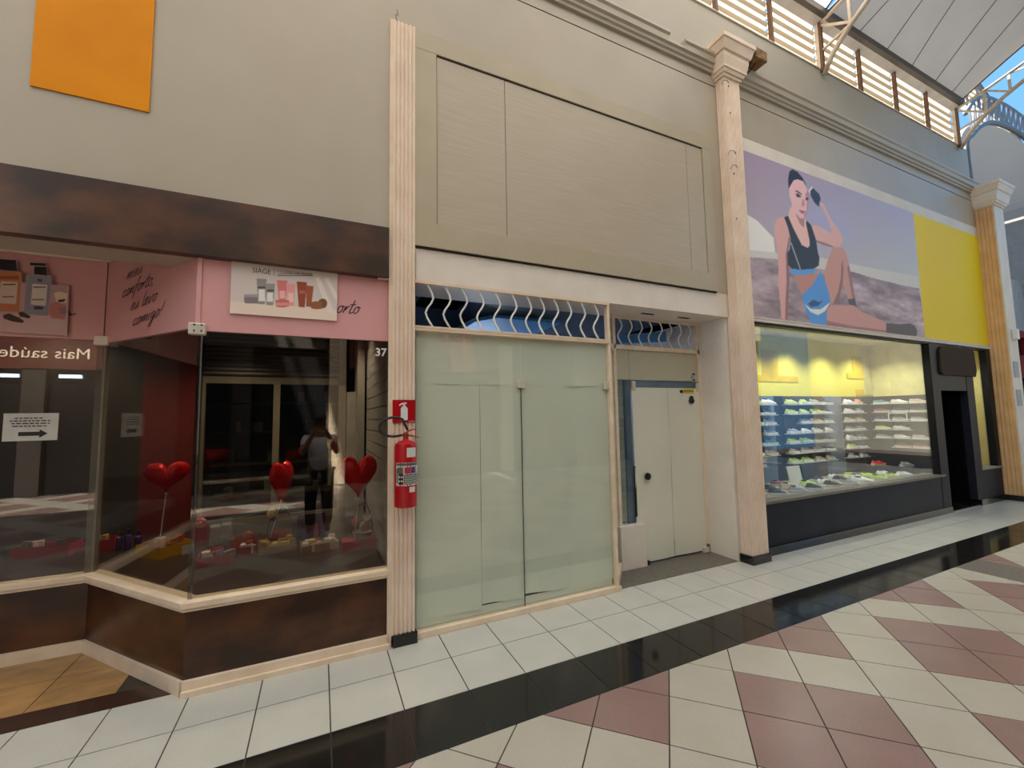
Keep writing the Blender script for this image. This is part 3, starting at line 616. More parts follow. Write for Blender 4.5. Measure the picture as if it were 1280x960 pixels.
def gift_tray(nm, label, cx, cy, sx, sy, h, a, m, fill, fm, flare=.015):
    t = thing(nm, label, 'box', (cx, cy, ZP)); t0 = .006
    part('base', rot_box(cx, cy, sx, sy, ZP, ZP+t0, a), m, t)
    for k, (ox, oy, wx, wy) in enumerate(((0, -sy/2, sx, t0), (0, sy/2, sx, t0), (-sx/2, 0, t0, sy), (sx/2, 0, t0, sy))):
        X = cx+ox*math.cos(a)-oy*math.sin(a); Y = cy+ox*math.sin(a)+oy*math.cos(a)
        part('side', rot_box(X, Y, wx, wy, ZP, ZP+h, a), m, t)
    mb = MB()
    for k in range(fill):
        ux, uy = random.uniform(-.38, .38)*sx, random.uniform(-.34, .34)*sy; X = cx+ux*math.cos(a)-uy*math.sin(a); Y = cy+ux*math.sin(a)+uy*math.cos(a)
        mb = rot_box(X, Y, random.uniform(.05, .10), random.uniform(.03, .06), ZP+.01, ZP+h+random.uniform(.0, .045), random.uniform(0, 3))
        part('content', mb, random.choice(fm), t)
    return t
gift_tray('gift_carton', 'long deep pink carton standing by itself at the far window', -2.25, 1.95, .40, .2, .10, -.12, 'box_pink', 4, ['tissue', 'shutter_grey'])
gift_tray('gift_carton', 'small dark pink carton beside the violet bottles', -1.86, 1.92, .2, .16, .10, .1, 'box_red', 2, ['cello_yellow', 'tissue'])
gift_tray('open_carton', 'open yellow carton with tissue paper and jars inside', -1.27, 1.47, .32, .27, .10, -.75, 'box_yellow', 6, ['tissue', 'box_orange', 'wood_light'])
gift_tray('gift_tray', 'low red tray filled with tissue and small packets', -.78, .96, .25, .2, .075, .1, 'box_pink', 7, ['tissue', 'silver_wrap', 'box_red'])
gift_tray('gift_tray', 'low bright red tray tucked against the orange box', -.575, 1.12, .125, .125, .07, .0, 'box_red', 3, ['box_red', 'tissue'])
gift_tray('gift_box', 'terracotta orange gift box with a plain lid', -.63, 1.29, .19, .14, .11, .0, 'box_orange', 1, ['box_orange'])
gift_tray('gift_tray', 'shallow tray of yellow cellophane wrapped sweets under the basket', -.34, 1.10, .30, .20, .06, .1, 'wood_light', 12, ['cello_yellow', 'bow_gold'])
gift_tray('gift_tray', 'wooden compartment tray with small cream packets', .01, .93, .30, .18, .07, .12, 'wood_light', 12, ['tissue', 'cello_yellow', 'label_white'])
gift_tray('gift_box', 'wide deep pink gift box under the white basket', .345, .79, .29, .15, .075, .0, 'box_pink', 0, ['box_pink'])
part('lid', B(.198, .492, .713, .867, ZP+.075, ZP+.087), 'box_pink', bpy.data.objects['gift_box.001'])
c = solo('price_card', rot_box(-1.07, 1.36, .09, .004, ZP, ZP+.08, .4), 'label_white', 'small cream card leaning by the yellow carton', 'card')
for i, (x, y, h) in enumerate(((-1.70, 1.80, .17), (-1.63, 1.78, .19), (-1.56, 1.80, .16))):
    t = thing('bottle', 'slim violet bottle with a dark cap between pink and yellow cartons', 'bottle', (x, y, ZP), group='violet bottles in the corner shop')
    part('glass_body', MB().lathe([(.02, 0), (.024, .01), (.024, h*.68), (.01, h*.76), (.01, h*.8)], (x, y, ZP), 14), 'purple_gloss', t, smooth=True)
    part('cap', MB().lathe([(.014, h*.8), (.014, h), (.012, h+.003)], (x, y, ZP), 12), 'black_plastic', t, smooth=True)
for (x, y, h, a) in ((-.90, 1.52, .24, .2), (-.80, 1.48, .26, -.15)):
    t = thing('foil_bag', 'upright silver wrapped packet with a crimped top', 'packet', (x, y, ZP), group='silver packets in the corner shop')
    part('body', MB().loft([[(x+ux*k*math.cos(a)-uy*d*math.sin(a), y+ux*k*math.sin(a)+uy*d*math.cos(a), ZP+z) for ux, uy in ((-1, -1), (1, -1), (1, 1), (-1, 1))] for k, d, z in ((.04, .025, 0), (.045, .03, .08), (.04, .022, h*.75), (.034, .004, h*.85), (.045, .005, h))]), 'silver_wrap', t)
t = thing('gift_bag', 'pink paper gift bag topped with a red flower bow', 'bag', (-1.04, 1.62, ZP))
part('bag', MB().loft([[(-1.04+a*k, 1.62+b*.04, ZP+z) for a, b in ((-1, -1), (1, -1), (1, 1), (-1, 1))] for k, z in ((.06, 0), (.065, .16), (.06, .2))]), 'box_pink', t)
def bow(x, y, z, r, m, t, n=9):
    for k in range(n):
        a = 2*PI*k/n; part('petal', MB().ellipsoid((x+r*.55*math.cos(a), y-.01*(k % 2), z+r*.55*math.sin(a)), r*.42, r*.3, r*.42, 8, 5), m, t, smooth='all')
    part('centre', MB().ellipsoid((x, y-.02, z), r*.35, r*.3, r*.35, 8, 5), m, t, smooth='all')
bow(-1.03, 1.58, ZP+.22, .055, 'bow_red', t)
t = thing('gift_basket', 'wicker basket with arched handle, gold bow and pink card', 'basket', (-.36, 1.36, ZP))
part('bowl', MB().lathe([(.085, 0), (.11, .05), (.115, .07), (.105, .07), (.10, .05), (.075, .012)], (-.34, 1.36, ZP+.0), 18), 'wicker', t, smooth=True)
part('handle', MB().tube([(-.34+.11*math.cos(a), 1.36, ZP+.06+.30*math.sin(a)) for a in [PI*k/14 for k in range(15)]], .006, 6), 'wicker', t, smooth=True)
bow(-.41, 1.29, ZP+.30, .045, 'bow_gold', t)
part('card', rot_box(-.30, 1.27, .10, .004, ZP+.05, ZP+.14, .1), 'box_pink', t); part('packet', rot_box(-.36, 1.34, .09, .06, ZP+.04, ZP+.12, .2), 'box_red', t)
t = thing('perfume_gift_box', 'black gift box open to show violet and magenta tubes', 'box', (-.07, 1.3, ZP))
part('case', MB().box(-.19, .06, 1.32, 1.34, ZP, ZP+.25).box(-.19, .06, 1.22, 1.32, ZP, ZP+.012), 'black_plastic', t)
for x in (-.185, .02): part('side_band', B(x, x+.035, 1.312, 1.319, ZP+.01, ZP+.24), 'purple_gloss', t)
for x, h, m in ((-.13, .12, 'purple_gloss'), (-.08, .10, 'purple_gloss'), (-.02, .15, 'magenta_gloss')):
    part('tube', MB().lathe([(.022, .012), (.02, h*.7), (.008, h), (.006, h+.01)], (x, 1.27, ZP), 12), m, t, smooth=True)
t = thing('plush_basket', 'small white basket with a plush toy and a red bow on the pink box', 'basket', (.36, .79, ZP+.09))
z0 = ZP+.09
part('bowl', MB().lathe([(.06, 0), (.085, .05), (.09, .06), (.08, .055), (.055, .01)], (.37, .79, z0), 18), 'slat_white', t, smooth=True)
part('handle', MB().tube([(.37+.09*math.cos(a), .79, z0+.05+.26*math.sin(a)) for a in [PI*k/14 for k in range(15)]], .004, 6), 'wicker', t, smooth=True)
part('toy', MB().ellipsoid((.39, .78, z0+.10), .05, .04, .05, 12, 8).ellipsoid((.41, .76, z0+.165), .034, .03, .033, 12, 8).ellipsoid((.385, .77, z0+.20), .012, .01, .014, 8, 5).ellipsoid((.435, .77, z0+.20), .012, .01, .014, 8, 5), 'plush', t, smooth='all')
bow(.30, .72, z0+.17, .038, 'bow_red', t)
for i, (x, y) in enumerate(((-.9, 1.6), (.0, 1.5), (-2.4, 1.9))):
    t = thing('downlight', 'small recessed warm downlight in the corner shop ceiling', 'lamp', (x, y, 3.04), group='corner shop downlights')
    part('ring', MB().lathe([(.035, -.012), (.055, -.012), (.055, .01), (.035, .01)], (x, y, 3.04), 16), 'steel_white', t)
    part('bulb', MB().lathe([(.034, -.004), (.034, .006)], (x, y, 3.04), 16), 'lamp_glow', t)
    l = bpy.data.lights.new('downlight_lamp', 'SPOT'); l.energy = 34; l.spot_size = 1.9; l.spot_blend = .6; l.shadow_soft_size = .04; l.color = (1, .82, .62)
    lo = bpy.data.objects.new('downlight_lamp', l); col.objects.link(lo); lo.parent = t; lo.location = (0, 0, -.03)

# ---------------------------------------------------------------- pilaster, column, extinguisher
def fluted(x0, x1, yf, yb, z0, z1, n, depth, left=False):
    pts = []
    def flutes(a, b, n_):
        L_ = b-a; fillet = L_/(n_*2+1)*.8; gr = (L_-(n_+1)*fillet)/n_; out = []; p = 0
        for i in range(n_):
            s0 = p+fillet; out.append((s0, 0))
            for k in range(1, 5): out.append((s0+gr*k/5, depth*math.sin(PI*k/5)))
            out.append((s0+gr, 0)); p = s0+gr
        return out
    pts.append((x0, yf)); pts += [(x0+s_, yf+d) for s_, d in flutes(x0, x1, n)]; pts.append((x1, yf))
    if left: pts += [(x1-d, yf+s_) for s_, d in flutes(yf, yb, left)]
    pts.append((x1, yb)); pts.append((x0, yb))
    if left: pts += [(x0+d, yb-s_) for s_, d in flutes(yf, yb, left)]
    return MB().prism(pts, lambda p, t: (p[0], p[1], z0+(z1-z0)*t))
pil = thing('fluted_pilaster', 'flat fluted cream pilaster between the corner shop and the papered window', 'pilaster', (.59, 0, 0))
part('shaft', fluted(.512, .688, -.035, -.0005, .085, 5.085, 5, .012), 'fluted_stone', pil)
part('edge_strip', B(.482, .512, -.028, -.0005, .0, 5.085), 'cream_trim', pil)
part('plinth', B(.520, .705, -.055, -.0005, 0, .085), 'black_granite', pil, bevel=.003)
part('loose_wire', MB().tube([(.53, -.03, 5.08), (.525, -.04, 5.13), (.54, -.05, 5.11), (.535, -.05, 5.16)], .003, 5), 'rubber', pil)
cl = thing('fluted_column', 'square fluted cream column with a moulded capital beside the papered door', 'column', (4.6, 0, 0))
part('shaft', fluted(4.455, 4.735, -.125, .02, .095, 5.86, 8, .012, left=5), 'fluted_stone', cl)
part('plinth', B(4.432, 4.752, -.145, .02, 0, .095), 'black_granite', cl, bevel=.004)
def capital(x0, x1, yf, yb, z0, prof, m, parent):
    return part('capital', MB().loft([[(x0-e, yf-e, z0+z), (x1+e, yf-e, z0+z), (x1+e, yb, z0+z), (x0-e, yb, z0+z)] for z, e in prof]), m, parent)
CAPP = ((0, .0), (.0, .02), (.035, .02), (.035, .04), (.07, .05), (.075, .065), (.10, .065), (.20, .085), (.25, .085), (.26, .105), (.36, .135), (.37, .15), (.42, .15))
capital(4.455, 4.735, -.125, .02, 5.86, CAPP, 'fluted_stone', cl)
for k, (x, z, s_) in enumerate(((4.44, 4.83, .5), (4.40, 5.72, .4), (4.47, 4.66, .3))):
    part('loose_wire', MB().tube([(x, -.13, z), (x-.03*s_, -.17, z+.03), (x+.06*s_, -.19, z+.05*s_), (x+.10*s_, -.20, z-.02), (x+.16*s_, -.17, z+.04)], .0035, 5), 'rubber', cl)
for z in (5.75, 5.4, 4.62, 4.05): part('nail', MB().tube([(4.53, -.12, z), (4.53, -.135, z)], .008, 6), 'rubber', cl)
wb = thing('wood_block', 'short rough wooden block jutting out beside the column capital', 'block', (5.15, -.1, 6.1))
part('block', MB().hexa([(4.90, -.26, 6.17), (5.12, -.26, 6.17), (5.12, -.0, 6.17), (4.90, -.0, 6.17)], [(4.88, -.27, 6.30), (5.14, -.25, 6.32), (5.12, .015, 6.31), (4.88, .015, 6.29)]), 'block_wood', wb, bevel=.01)
part('bracket_wire', MB().tube([(4.92, -.2, 6.18), (4.90, -.1, 6.10), (4.88, .0, 6.08)], .006, 5).tube([(4.99, -.2, 6.18), (4.97, -.1, 6.10), (4.95, .0, 6.08)], .006, 5), 'rubber', wb)
fc = thing('fluted_column', 'far square pillar with a tan fluted side and white front at the end of the shoe shop', 'column', (11.9, -.1, 0))
part('shaft', fluted(11.72, 12.16, -.24, .10, .10, 5.62, 10, .008, left=6), 'tan_stone', fc)
part('white_front', B(11.735, 12.15, -.262, -.24, .10, 5.62), 'white_plaster', fc)
part('plinth', B(11.68, 12.2, -.285, .1, 0, .10), 'black_granite', fc)
capital(11.72, 12.16, -.262, .10, 5.62, CAPP, 'white_plaster', fc)
for z, m in ((2.28, 'rack_blue'), (1.75, 'rack_blue')): part('notice_sheet', B(11.80, 12.02, -.268, -.262, z, z+.3), m, fc)
part('junction_box', B(11.9, 12.02, -.33, -.262, 3.0, 3.2), 'steel_white', fc, bevel=.01)

sg = thing('extinguisher_sign', 'square red sign with a white extinguisher symbol on the pilaster', 'sign', (.6, -.04, 1.68))
part('plate', B(.512, .688, -.043, -.036, 1.683, 1.862), 'ext_red', sg)
part('pictogram', MB().prism([(.575, 1.703), (.628, 1.703), (.628, 1.795), (.615, 1.812), (.608, 1.815), (.608, 1.828), (.622, 1.832), (.62, 1.842), (.60, 1.842), (.575, 1.835), (.56, 1.822), (.566, 1.814), (.582, 1.824), (.594, 1.826), (.594, 1.815), (.585, 1.81), (.575, 1.795)], lambda p, t: (p[0], -.0435-.001*t, p[1])), 'white_ink', sg)
text('small_print', 'ÁGUA', .012, (.636, -.0442, 1.688), 'white_ink', sg, fit=.045)
ex = thing('fire_extinguisher', 'red fire extinguisher with black hose hung on the fluted pilaster', 'fire extinguisher', (.6, -.13, 1.05))
cx_, cy_ = .600, -.125
part('cylinder', MB().lathe([(.074, 1.05), (.082, 1.056), (.083, 1.07), (.083, 1.50), (.078, 1.525), (.055, 1.542), (.022, 1.55), (.018, 1.57)], (cx_, cy_, 0), 28), 'ext_red', ex, smooth=True)
part('bracket', MB().box(.58, .62, -.05, -.0362, 1.08, 1.52), 'ext_red', ex)
vl = part('valve', MB().lathe([(.018, 1.56), (.022, 1.575), (.022, 1.60), (.012, 1.61)], (cx_, cy_, 0), 12).tube([(cx_-.035, cy_, 1.588), (cx_, cy_, 1.588)], .009, 8), 'brass', ex, smooth=True)
part('lever', MB().bar((cx_-.012, cy_, 1.602), (cx_+.04, cy_-.012, 1.628), .020, .010).bar((cx_+.04, cy_-.012, 1.628), (cx_+.075, cy_-.018, 1.632), .018, .010), 'ext_red', vl)
part('handle', MB().bar((cx_-.01, cy_, 1.590), (cx_+.05, cy_-.01, 1.580), .020, .011).bar((cx_+.05, cy_-.01, 1.580), (cx_+.095, cy_-.018, 1.566), .018, .010), 'ext_red', vl)
hp = [(cx_-.035, cy_, 1.588)]
for k in range(15):
    a = -PI*.42+(-PI*1.28)*k/14; hp.append((.505+.105*math.cos(a), cy_-.02-.012*k/14, 1.653+.072*math.sin(a)))
hp.append((.605, cy_-.05, 1.625))
part('hose', MB().tube(smooth_line(hp, 3) if len(hp[0]) == 2 else hp, .0095, 8), 'rubber', vl, smooth='all')
def curved_label(z0, z1, a0, a1, r, m, par=None, nm='label'):
    mb = MB(); n = 8; A = [a0+(a1-a0)*k/n for k in range(n+1)]
    vs = [(cx_+r*math.cos(a), cy_+r*math.sin(a), z) for z in (z0, z1) for a in A]
    return part(nm, mb.add(vs, [(k, k+1, n+2+k, n+1+k) for k in range(n)]), m, par or ex)
F0 = -PI/2
curved_label(1.425, 1.495, F0-.1, F0+.85, .0836, 'label_white')
big = curved_label(1.215, 1.385, F0-1.15, F0+1.35, .0836, 'label_white')
curved_label(1.362, 1.382, F0-1.1, F0+1.3, .0840, 'label_green', big, 'label_print')
for a, m in ((-.75, 'label_green'), (-.1, 'box_pink'), (.5, 'purple_gloss')): curved_label(1.305, 1.352, F0+a-.2, F0+a+.28, .0841, m, big, 'label_print')
curved_label(1.225, 1.298, F0-.35, F0+1.3, .0840, 'label_green', big, 'label_print')
for k in range(5): curved_label(1.232+.013*k, 1.236+.013*k, F0-.3, F0+1.2, .0843, 'label_white', big, 'label_print')
curved_label(1.235, 1.345, F0-1.1, F0-.95, .0841, 'label_green', big, 'label_print')
for k in range(3): curved_label(1.225+.03*k, 1.245+.03*k, F0-.85, F0-.45, .0841, 'black_ink', big, 'label_print')
curved_label(1.165, 1.205, F0+.15, F0+.75, .0836, 'label_white')

# ---------------------------------------------------------------- papered empty shop (number 38)
sb = thing('wooden_sign_board', 'blank pale wooden sign board with a wide frame above the papered shop', 'sign board', (2.4, 0, 3.15))
part('frame_board', B(.69, 4.26, -.030, -.0005, 4.905, 5.07), 'sign_board_frame', sb); part('frame_board', B(.69, 4.26, -.030, -.0005, 3.15, 3.36), 'sign_board_frame', sb)
part('frame_board', B(.69, .875, -.0285, -.0005, 3.36, 4.905), 'sign_board_frame', sb); part('frame_board', B(4.125, 4.26, -.0285, -.0005, 3.36, 4.905), 'sign_board_frame', sb)
for xa, xb in ((.881, 1.53), (1.536, 3.86), (3.866, 4.119)): part('panel_board', B(xa, xb, -.018, -.0005, 3.361, 4.888), 'sign_board', sb)
part('shadow_gap', MB().box(.875, 4.125, -.016, -.0005, 4.888, 4.905).box(.69, 4.26, -.012, -.0005, 3.135, 3.15).box(.6885, .69, -.02, -.0005, 3.14, 5.06), 'dark_gap', sb)
wf = thing('window_2', 'cream framed shop window of two tall clear panes', 'window', (1.67, 0, 0), kind='structure')
part('pane', B(.700, 1.664, .026, .034, .05, 2.435), 'glass_green', wf); part('pane', B(1.670, 2.645, .026, .034, .05, 2.435), 'glass_green', wf)
part('sill', MB().box(.69, 2.70, -.012, .06, 0, .05), 'cream_trim', wf, bevel=.004)
part('transom_bar', B(.688, 2.68, -.008, .055, 2.435, 2.478), 'cream_trim', wf, bevel=.004); part('transom_bar', B(.688, 2.68, -.012, .0, 2.462, 2.478), 'cream_trim', wf)
part('head_bar', B(.688, 2.68, -.006, .055, 2.838, 2.864), 'cream_trim', wf)
part('corner_post', B(2.650, 2.678, .0, .055, .05, 2.84), 'cream_trim', wf); part('side_jamb', B(.686, .700, .0, .055, .05, 2.84), 'cream_trim', wf)
DG = [(3.06, .45), (2.678, .04)]
part('slanted_pane', strip(DG, -.004, .004, .05, 2.435), 'glass_green', wf); part('slanted_bar', strip(DG, -.025, .02, 2.435, 2.478), 'cream_trim', wf); part('slanted_bar', strip(DG, -.025, .02, 2.838, 2.864), 'cream_trim', wf); part('slanted_sill', strip(DG, -.03, .02, .0, .09), 'cream_trim', wf)
part('slanted_bar', strip(DG, -.02, .015, 2.478, 2.484), 'cream_trim', wf)
for x in (1.667, 2.632): part('clamp', B(x-.034, x+.034, .006, .045, 1.972, 2.048), 'clamp_metal', wf, bevel=.006)
pp = thing('window_paper', 'grey green paper sheets taped inside the big shop window', 'paper covering', (1.67, .04, .05))
def wavy_sheet(x0, x1, z0, z1, y, amp, dip=0):
    nx, nz = 30, 44; ph = random.uniform(0, 6); mb = MB(); vs = []
    for j in range(nz+1):
        for i in range(nx+1):
            u, v = i/nx, j/nz; zz = z0+(z1-z0)*v-(dip*(1-v)*math.sin(u*3+ph))
            vs.append((x0+(x1-x0)*u, y+amp*(math.sin(5*u+ph+2*v)*math.sin(4*v+ph)+.55*math.sin(11*u-9*v+2*ph)*math.sin(7*v+3*u+ph)+.35*abs(math.sin(6*u+8*v+ph))*math.sin(13*v+ph)), zz))
    return mb.add(vs, [(j*(nx+1)+i, j*(nx+1)+i+1, (j+1)*(nx+1)+i+1, (j+1)*(nx+1)+i) for j in range(nz) for i in range(nx)])
k = 0
for xa, xb, zb in ((.700, 1.269, .10), (1.273, 1.68, .12), (1.665, 2.14, .13), (2.12, 2.648, .10)):
    part('sheet', wavy_sheet(xa, xb, zb, 2.006, .0495+.0015*(k % 2), .0042, .012), 'paper', pp, smooth='all'); k += 1
for xa, xb in ((.700, 1.68), (1.66, 2.648)): part('sheet', wavy_sheet(xa, xb, 2.0, 2.435, .0478, .0008), 'paper', pp, smooth='all')
part('sheet', strip(DG, -.014, -.010, .10, 2.43), 'paper', pp)
part('backing', B(.71, 2.64, .066, .07, .05, 2.43), 'shop_dark', pp)
part('under_sheet', B(.71, 2.64, .058, .060, .052, .118), 'paper', pp)
part('joint_seal', B(1.664, 1.670, .030, .036, .05, 2.0), 'dark_gap', wf)
text('mirrored_lettering', 'STORE', .07, (1.24, .0445, 2.372), 'label_white', pp, rot=(PI/2, 0, 0), sx=-1.5)
def zig(x, y, z0, z1, amp):
    zz = [z0, z0+(z1-z0)*.33, z0+(z1-z0)*.68, z1]; xx = [x+.045, x-.016, x+.05, x]
    return smooth_line([(xx[0], zz[0]), (xx[1], zz[1]), (xx[2], zz[2]), (xx[3], zz[3])], 3)
gr = thing('window_grille', 'row of wavy white bars in the long transom above the papered window', 'grille', (1.67, .02, 2.478))
BX = (.803, .955, 1.104, 1.259, 1.419, 1.585, 1.738, 1.878, 2.032, 2.181, 2.345, 2.503)
for x in BX: part('wavy_bar', MB().tube([(p.x, .02, p.y) for p in zig(x, .02, 2.478, 2.838, 1)], .009, 6), 'steel_white', gr, smooth='all')
gr = thing('window_grille', 'row of wavy white bars in the short transom over the papered door', 'grille', (3.7, .45, 2.53))
for x in (3.05, 3.157, 3.31, 3.466, 3.617, 3.782, 3.94, 4.102, 4.269): part('wavy_bar', MB().tube([(p.x, .45, p.y) for p in zig(x, .45, 2.525, 2.862, 1)], .009, 6), 'steel_white', gr, smooth='all')
dr = thing('door_1', 'papered glass door with black knob set back in the shop recess', 'door', (3.8, .45, 0), kind='structure')
YD = .45
part('back_post', B(3.045, 3.085, YD-.03, YD+.03, .45, 2.862), 'cream_trim', dr)
part('transom_bar', B(3.06, 4.42, YD-.03, YD+.03, 2.475, 2.525), 'cream_trim', dr); part('transom_bar', B(3.06, 4.42, YD-.02, YD+.02, 2.842, 2.862), 'cream_trim', dr); part('side_jamb', B(4.385, 4.42, YD-.03, YD+.03, .1, 2.862), 'cream_trim', dr)
part('upper_sheet', B(3.085, 3.285, YD-.004, YD+.004, 2.125, 2.475), 'paper_dim', dr); part('upper_sheet', B(3.29, 4.385, YD-.004, YD+.004, 2.125, 2.475), 'paper_dim', dr)
part('blue_rail', B(3.29, 4.385, YD+.02, YD+.05, 2.04, 2.12), 'blue_steel', dr); part('blue_stile', B(3.212, 3.30, YD+.012, YD+.04, .47, 2.12), 'blue_steel', dr)
part('side_light', B(3.085, 3.30, YD-.004, YD+.004, .47, 2.12), 'glass_blue', dr)
for i in range(14): part('louvre_blade', B(3.09, 3.205, YD+.03, YD+.045, .5+.118*i, .5+.118*i+.105), 'paper_dim', dr)
part('plinth_block', B(3.03, 3.385, YD-.07, YD+.06, .004, .475), 'white_plaster', dr, bevel=.004)
lf = part('leaf', B(3.305, 4.425, YD-.006, YD+.006, .03, 2.035), 'glass_green', dr)
mb = wavy_sheet(3.300, 3.852, .03, 2.03, YD-.018, .0048); part('door_sheet', mb, 'paper_door', dr, smooth='all')
part('door_sheet', wavy_sheet(3.857, 4.385, .03, 2.03, YD-.018, .0048), 'paper_door', dr, smooth='all')
part('knob', MB().tube([(3.465, YD-.014, .995), (3.465, YD-.03, .995), (3.465, YD-.036, .995), (3.465, YD-.055, .995), (3.465, YD-.06, .995)], [.02, .022, .042, .040, .02], 16), 'black_plastic', dr, smooth=True)
part('lock_strip', B(3.292, 3.312, YD-.02, YD-.006, .55, 1.12), 'black_plastic', dr)
for x, z, w_ in ((3.325, 2.055, .05), (4.36, 2.045, .06)): part('hinge_clamp', B(x-w_/2, x+w_/2, YD-.035, YD-.01, z-.055, z+.05), 'clamp_metal', dr, bevel=.005)
part('floor_hinge', B(4.30, 4.39, YD-.05, YD-.01, .01, .065), 'clamp_metal', dr)
part('floor_catch', B(3.40, 3.44, YD-.05, YD-.01, .004, .05), 'black_plastic', dr)
part('wall_foot', B(4.385, 4.42, YD-.035, YD+.03, .0, .10), 'step_granite', dr)
st = part('sticker', B(4.10, 4.29, YD-.0315, YD-.0305, 1.975, 2.02), 'yellow_deep', dr, label='small yellow sticker')
for k in range(6): part('sticker_print', B(4.115+.028*k, 4.130+.028*k, YD-.0325, YD-.0315, 1.985, 2.005), 'black_ink', st)
part('screw_cap', MB().tube([(4.075, YD-.015, 1.99), (4.075, YD-.04, 1.99)], .018, 10), 'rubber', dr)
part('lock_badge', MB().prism([(4.19, 1.86), (4.22, 1.835), (4.255, 1.835), (4.285, 1.86), (4.285, 1.885), (4.275, 1.885), (4.272, 1.915), (4.255, 1.935), (4.22, 1.935), (4.203, 1.915), (4.20, 1.885), (4.19, 1.885)], lambda p, t: (p[0], YD-.031-.002*t, p[1])), 'black_ink', dr)
hn = thing('number_plate', 'oval house number plate above the papered door', 'sign', (4.31, YD-.01, 2.12))
ov = lambda r1, r2: [(4.315+r1*math.cos(2*PI*k/20), 2.175+r2*math.sin(2*PI*k/20)) for k in range(20)]
part('rim', MB().prism(ov(.048, .068), lambda p, t: (p[0], YD-.008-.003*t, p[1])), 'label_white', hn); part('plate', MB().prism(ov(.040, .059), lambda p, t: (p[0], YD-.0112-.001*t, p[1])), 'plate_grey', hn)
text('digits', '38', .075, (4.315, YD-.013, 2.148), 'label_white', hn, align='CENTER', bold=.001)
for x in (3.30, 3.86): solo('soffit_slot', B(x, x+.18, .20, .235, 2.858, 2.864), 'void_black', 'narrow black slot in the white soffit over the papered door', 'vent', group='soffit slots')
er = thing('wall_empty_shop', 'blue grey walls of the empty shop seen through the wavy bars', 'wall', (2.5, 2.5, 0), kind='structure')
part('back_wall', B(.70, 4.42, 3.6, 3.7, 0, 3.0), 'blue_room', er); part('floor_slab', B(.7, 4.42, .5, 3.6, -.004, .002), 'shop_dark', er)
va = thing('blue_reflection', 'bright blue panels inside the empty shop imitating a reflection in the transom', 'reflection panel', (2.0, 2.0, 2.9))  # made-up panels; their blue stands in for a reflection in the transom glass
part('curved_panel', MB().prism([(1.35, 2.62), (1.45, 2.78), (1.65, 2.90), (1.95, 2.98), (2.9, 2.98), (2.9, 2.94), (1.98, 2.94), (1.69, 2.87), (1.5, 2.75), (1.4, 2.62)], lambda p, t: (p[0], 1.3+2.0*t, p[1])), 'light_blue', va, smooth=True)
part('beam_panel', MB().hexa([(3.0, 1.6, 2.70), (4.35, .9, 2.72), (4.35, 1.0, 2.72), (3.0, 1.75, 2.70)], [(3.0, 1.6, 2.78), (4.35, .9, 2.86), (4.35, 1.0, 2.86), (3.0, 1.75, 2.78)]), 'light_blue', va)
part('hole_in_ceiling', B(.95, 1.45, .9, 1.3, 2.985, 2.999), 'void_black', va)
t = thing('added_tube_lamp', 'added unseen tube that brightens the blue panels in the empty shop', 'lamp', (2.4, 3.5, 2.3))  # added lamp, hidden from view, only to light the blue panels
part('tube', MB().tube([(1.8, 3.52, 2.2), (3.0, 3.52, 2.2)], .018, 10), 'lamp_glow', t)
l = bpy.data.lights.new('vault_fill_light', 'AREA'); l.shape = 'RECTANGLE'; l.size = 1.2; l.size_y = .05; l.energy = 60; l.color = (.8, .9, 1)
lo = bpy.data.objects.new('vault_fill_light', l); col.objects.link(lo); lo.parent = t; lo.location = (0, -.03, -.1); lo.rotation_euler = (math.radians(125), 0, 0)

# ---------------------------------------------------------------- shoe shop
bb_ = thing('advert_poster', 'wide advertising poster of a seated woman in sportswear with a yellow end panel', 'poster', (8.2, 0, 2.85))
def base2(X, Z):
    u = ((X-4.72)/4.5)[..., None]; v = ((Z-2.85)/2.23)[..., None]
    tl, tr_, ml, mr = np.array((134, 118, 136.)), np.array((150, 148, 168.)), np.array((150, 138, 150.)), np.array((166, 170, 166.))
    up = tl*(1-u)+tr_*u; lowc = ml*(1-u)+mr*u; k = np.clip((v-.45)/.55, 0, 1); a = lowc*(1-k)+up*k
    bl = np.exp(-(((u-.42)/.16)**2+((v-.72)/.14)**2)); a = a*(1-.55*bl)+np.array((140, 144, 184.))*.55*bl
    return a
def vnoise(X, Z, fx, fz, seed):
    g = np.random.default_rng(seed).uniform(-1, 1, (160, 160)); a = (X*fx+Z*fx*.25) % 158; b = (Z*fz) % 158; i = a.astype(int); j = b.astype(int); u = a-i; v = b-j; u = u*u*(3-2*u); v = v*v*(3-2*v)
    return (g[i, j]*(1-u)+g[i+1, j]*u)*(1-v)+(g[i, j+1]*(1-u)+g[i+1, j+1]*u)*v
def streaks(X, Z):
    return 26*vnoise(X, Z, 1.6, 7, 1)+16*vnoise(X, Z, 5, 22, 2)+9*vnoise(X, Z, 16, 40, 3)
FIG2 = FIGURE[:3]
class _B: pass
def base3(X, Z):
    a = base2(X, Z)
    for n, c, q in FIG2:
        k = inside(q, X, Z); cc = np.array(c, float)
        a[k] = cc
        if n == 'ground': a[k] += (streaks(X, Z)[..., None]*np.array((1, .95, 1.)))[k]
    return a
pbd = part('photo_board', B(4.74, 9.205, -.012, -.0005, 2.90, 5.085), 'label_white', bb_)
print_grid('photo_print', 4.74, 9.205, 2.90, 5.085, -.0135, 330, 200, base3, FIGURE[3:], pbd, 'print_gloss', 1.65)
part('yellow_panel', B(9.205, 11.72, -.012, -.0005, 2.90, 5.085), mat('poster_yellow', (222, 176, 20), .5, (216, 172, 36), .8, gain=1.6, spec=.2), bb_)
tr = thing('trim_3', 'white painted ledge bands above and below the advertising poster', 'trim', (8, 0, 2.86), kind='structure')
